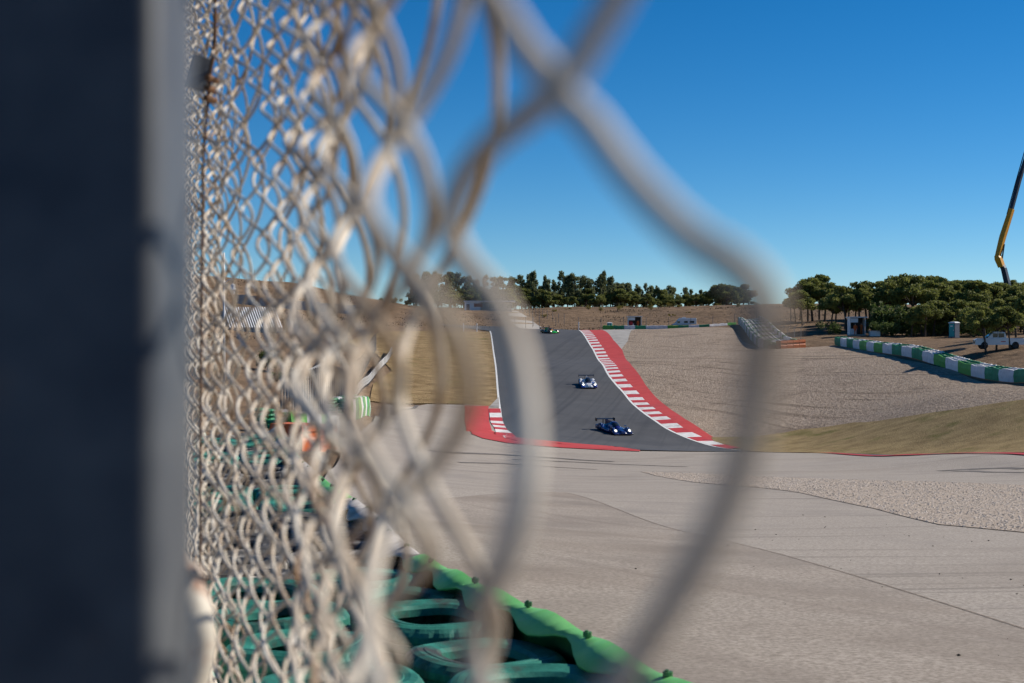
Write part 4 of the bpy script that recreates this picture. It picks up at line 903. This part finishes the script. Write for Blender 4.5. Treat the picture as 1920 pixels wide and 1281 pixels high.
NEAR={0:[(1215,-130,.192),(1165,-20,.195),(1095,100,.198),(1058,175,.199),(1110,235,.196),(1190,340,.188),(1290,440,.178),(1380,500,.171),(1432,570,.168),(1425,700,.170),(1395,850,.175),(1340,990,.181),(1265,1120,.188),(1190,1235,.196),(1110,1350,.2)],
 1:[(850,-130,.212),(915,-20,.208),(985,90,.206),(1040,160,.206),(1000,205,.213),(925,265,.226),(870,335,.24),(842,420,.25),(870,490,.25),(935,570,.243),(975,680,.236),(990,820,.23),(978,940,.228),(945,1050,.232),(905,1130,.240),(888,1225,.246),(930,1350,.246)]}
for j in range(NC-1):
    Y0=float(np.interp(scol[j],DS,DY)); g=h(float(np.interp(scol[j],DS,DX)),Y0)
    zr=2.2+zc[j]   # height of row 1
    i0=int(math.floor((zr-top)/(VP/2)))+1; i1=int(math.ceil((zr-g)/(VP/2)))+1
    per=14 if Y0<.8 else (9 if Y0<2.2 else 6); seg=9 if Y0<.8 else (6 if Y0<2.2 else 4)
    N=(i1-i0)*per+1; t=np.linspace(i0,i1,N); th=math.pi*(t+j)
    tri=2/np.pi*np.arcsin(np.cos(th)*.999); c=.8*np.cos(th)+.2*tri; c/=np.abs(c).max()
    half=.5*(scol[j+1]-scol[j]); ov=.0032/half
    kk=j+.5-.5*c*(1+ov); z=2.2+np.interp(kk,np.arange(NC),zc)-(t-1)*VP/2
    s=np.interp(kk,np.arange(NC),scol)
    if j==0: s=np.where(kk<0,scol[0]+kk*(scol[1]-scol[0]),s)
    lean=.16*np.clip((s-.7)/1.2,0,1); s2=s+lean*np.clip(z-2.2,-.7,.7)
    s2=np.where(s2<0,s2*.2,s2)
    x=np.interp(s2,DS,DX); y=np.interp(s2,DS,DY); e=.01
    tx=np.interp(s2+e,DS,DX)-np.interp(s2-e,DS,DX); ty=np.interp(s2+e,DS,DY)-np.interp(s2-e,DS,DY); L=np.hypot(tx,ty)+1e-9; nx_,ny_=ty/L,-tx/L
    A=.005 if j<2 else (.010 if j<8 else .0115); amp=np.clip((s2-.35)*.01,0,.0045)
    n=A*np.sin(th)+amp*(np.sin(s2*9+z*6)+.7*np.sin(z*15+s2*4))
    x=x+nx_*n; y=y+ny_*n
    if j in NEAR:
        yp=640.5-(z-2.2)/y*F; ex=spline([W_(*q) for q in NEAR[j]],8)
        a_=[(x[i],y[i],z[i]) for i in range(N) if z[i]>ex[0].z+.012]; c_=[(x[i],y[i],z[i]) for i in range(N) if z[i]<ex[-1].z-.012]
        pts_=a_+[tuple(q) for q in ex]+c_; x,y,z=np.array(pts_).T
    b=MB(); b.tube([(a-fo[0],bb-fo[1],cc-fo[2]) for a,bb,cc in zip(x,y,z)],(.0023 if j<2 else .0019),seg); b.build('wire',M['wire'],fence,True)
# a second, looser sheet of mesh hangs just behind the first
VP2=.165; OFF2=.026; sc2=[.24]; zc2=[.02]
while sc2[-1]<2.6: sc2.append(sc2[-1]+.13); zc2.append(zc2[-1]-.006)
sc2=np.array(sc2); zc2=np.array(zc2); NC2=len(sc2)
fx=float(np.interp(.24,DS,DX))+.026; fy=float(np.interp(.24,DS,DY)); fence2=empty('chain_link_fence',(fx,fy,h(fx,fy)),label='looser second sheet of chain-link mesh hanging behind the first',cat='fence'); fo2=np.array(fence2.location)
for j in range(NC2-1):
    Y0=float(np.interp(sc2[j],DS,DY)); g=h(float(np.interp(sc2[j],DS,DX)),Y0)
    zr=2.2+zc2[j]   # height of row 1
    i0=int(math.floor((zr-top)/(VP2/2)))+1; i1=int(math.ceil((zr-g)/(VP2/2)))+1
    per=14 if Y0<.8 else (9 if Y0<2.2 else 6); seg=9 if Y0<.8 else (6 if Y0<2.2 else 4)
    N=(i1-i0)*per+1; t=np.linspace(i0,i1,N); th=math.pi*(t+j)
    tri=2/np.pi*np.arcsin(np.cos(th)*.999); c=.8*np.cos(th)+.2*tri; c/=np.abs(c).max()
    half=.5*(sc2[j+1]-sc2[j]); ov=.0032/half
    kk=j+.5-.5*c*(1+ov); z=2.2+np.interp(kk,np.arange(NC2),zc2)-(t-1)*VP2/2
    s=np.interp(kk,np.arange(NC2),sc2)
    if j==0: s=np.where(kk<0,sc2[0]+kk*(sc2[1]-sc2[0]),s)
    lean=.16*np.clip((s-.7)/1.2,0,1); s2=s+lean*np.clip(z-2.2,-.7,.7)
    s2=np.where(s2<0,s2*.2,s2)
    x=np.interp(s2,DS,DX); y=np.interp(s2,DS,DY); e=.01
    tx=np.interp(s2+e,DS,DX)-np.interp(s2-e,DS,DX); ty=np.interp(s2+e,DS,DY)-np.interp(s2-e,DS,DY); L=np.hypot(tx,ty)+1e-9; nx_,ny_=ty/L,-tx/L
    A=.014; amp=np.clip((s2-.35)*.01,0,.0045)
    n=OFF2+A*np.sin(th)+amp*(np.sin(s2*9+z*6)+.7*np.sin(z*15+s2*4))
    x=x+nx_*n; y=y+ny_*n
    if False:
        yp=640.5-(z-2.2)/y*F; ex=spline([W_(*q) for q in NEAR[j]],8)
        a_=[(x[i],y[i],z[i]) for i in range(N) if z[i]>ex[0].z+.012]; c_=[(x[i],y[i],z[i]) for i in range(N) if z[i]<ex[-1].z-.012]
        pts_=a_+[tuple(q) for q in ex]+c_; x,y,z=np.array(pts_).T
    b=MB(); b.tube([(a-fo2[0],bb-fo2[1],cc-fo2[2]) for a,bb,cc in zip(x,y,z)],.0019,seg); b.build('wire',M['wire'],fence2,True)
# steel post, brace and cable fittings
px0=-.0714; py0=.287; gz=h(px0,py0); pr=empty('fence_post',(px0,py0,gz),R(5.7),label='thick square grey steel fence post, its near face in deep shade',cat='post')
def rbox(x0,x1,y0,y1,z0,z1,r_):
    b=MB(); ring=[]
    for cx,cy,a0 in ((x1-r_,y1-r_,0),(x0+r_,y1-r_,90),(x0+r_,y0+r_,180),(x1-r_,y0+r_,270)):
        for k in range(7): a=R(a0+15*k); ring.append((cx+r_*math.cos(a),cy+r_*math.sin(a)))
    m_=len(ring); b.v=[(x,y,z0) for x,y in ring]+[(x,y,z1) for x,y in ring]; b.f=[(k,(k+1)%m_,m_+(k+1)%m_,m_+k) for k in range(m_)]+[tuple(range(m_))[::-1],tuple(m_+k for k in range(m_))]
    return b
rbox(-.08,0,0,.06,-.4,3.4,.0035).build('tube',M['postpaint'],pr,True).data.polygons.foreach_set('use_smooth',[True]*28+[False]*2)
rbox(-.083,.003,-.003,.063,3.4,3.42,.01).build('cap',M['postpaint'],pr)
q=[W_(300,1010,.95),W_(338,1085,.92),W_(363,1150,.9),W_(368,1220,.9),W_(352,1290,.9),W_(330,1420,.9),W_(320,1700,.9)]
q=spline(q,6); base=q[-1].copy(); gz=h(base.x,base.y); q.append(Vector((base.x,base.y,gz-.1))); bb=Vector((base.x,base.y,gz))
br=empty('brace_pipe',tuple(bb),label='bent cream painted pipe with rust beside the grey fence post',cat='pipe')
MB().tube([p-bb for p in q],.0125,14).build('pipe',M['rust'],br,True)
MB().tube([q[6]-bb,q[8]-bb],.0155,14).build('collar',M['rust'],br,True)
cb0=W_(404,-200,2.0); cl=[W_(408,-420,2.0),W_(404,0,2.0),W_(401,90,2.0),W_(394,140,2.0),W_(390,190,2.0),W_(383,280,2.0),W_(380,370,2.0),W_(376,800,2.0)]; gb=Vector((cl[-1].x,2.0,h(cl[-1].x,2.0)))
ca=empty('rusty_cable',tuple(gb),label='rusty steel cable hanging behind the mesh with a grey clamp plate',cat='cable')
MB().tube([p-gb for p in spline(cl,6)]+[Vector((0,0,-.05))],[.003]*25+[.0018]*18+[.0018],8).build('cable',M['rustcable'],ca,True)
cpl=W_(376,135,2.03)-gb; o=MB().box((-.014,-.004,-.026),(.012,.004,.022)).build('clamp_plate',M['postpaint'],ca); o.location=cpl; o.rotation_euler=(0,.25,.5)
for px,py in ((397,148),(396,168),(394,186)):
    p_=W_(px,py,1.99)-gb; MB().tube([p_+Vector((-.004,-.012,0)),p_+Vector((.004,.014,0))],.005,6).build('bolt',M['rustcable'],ca)
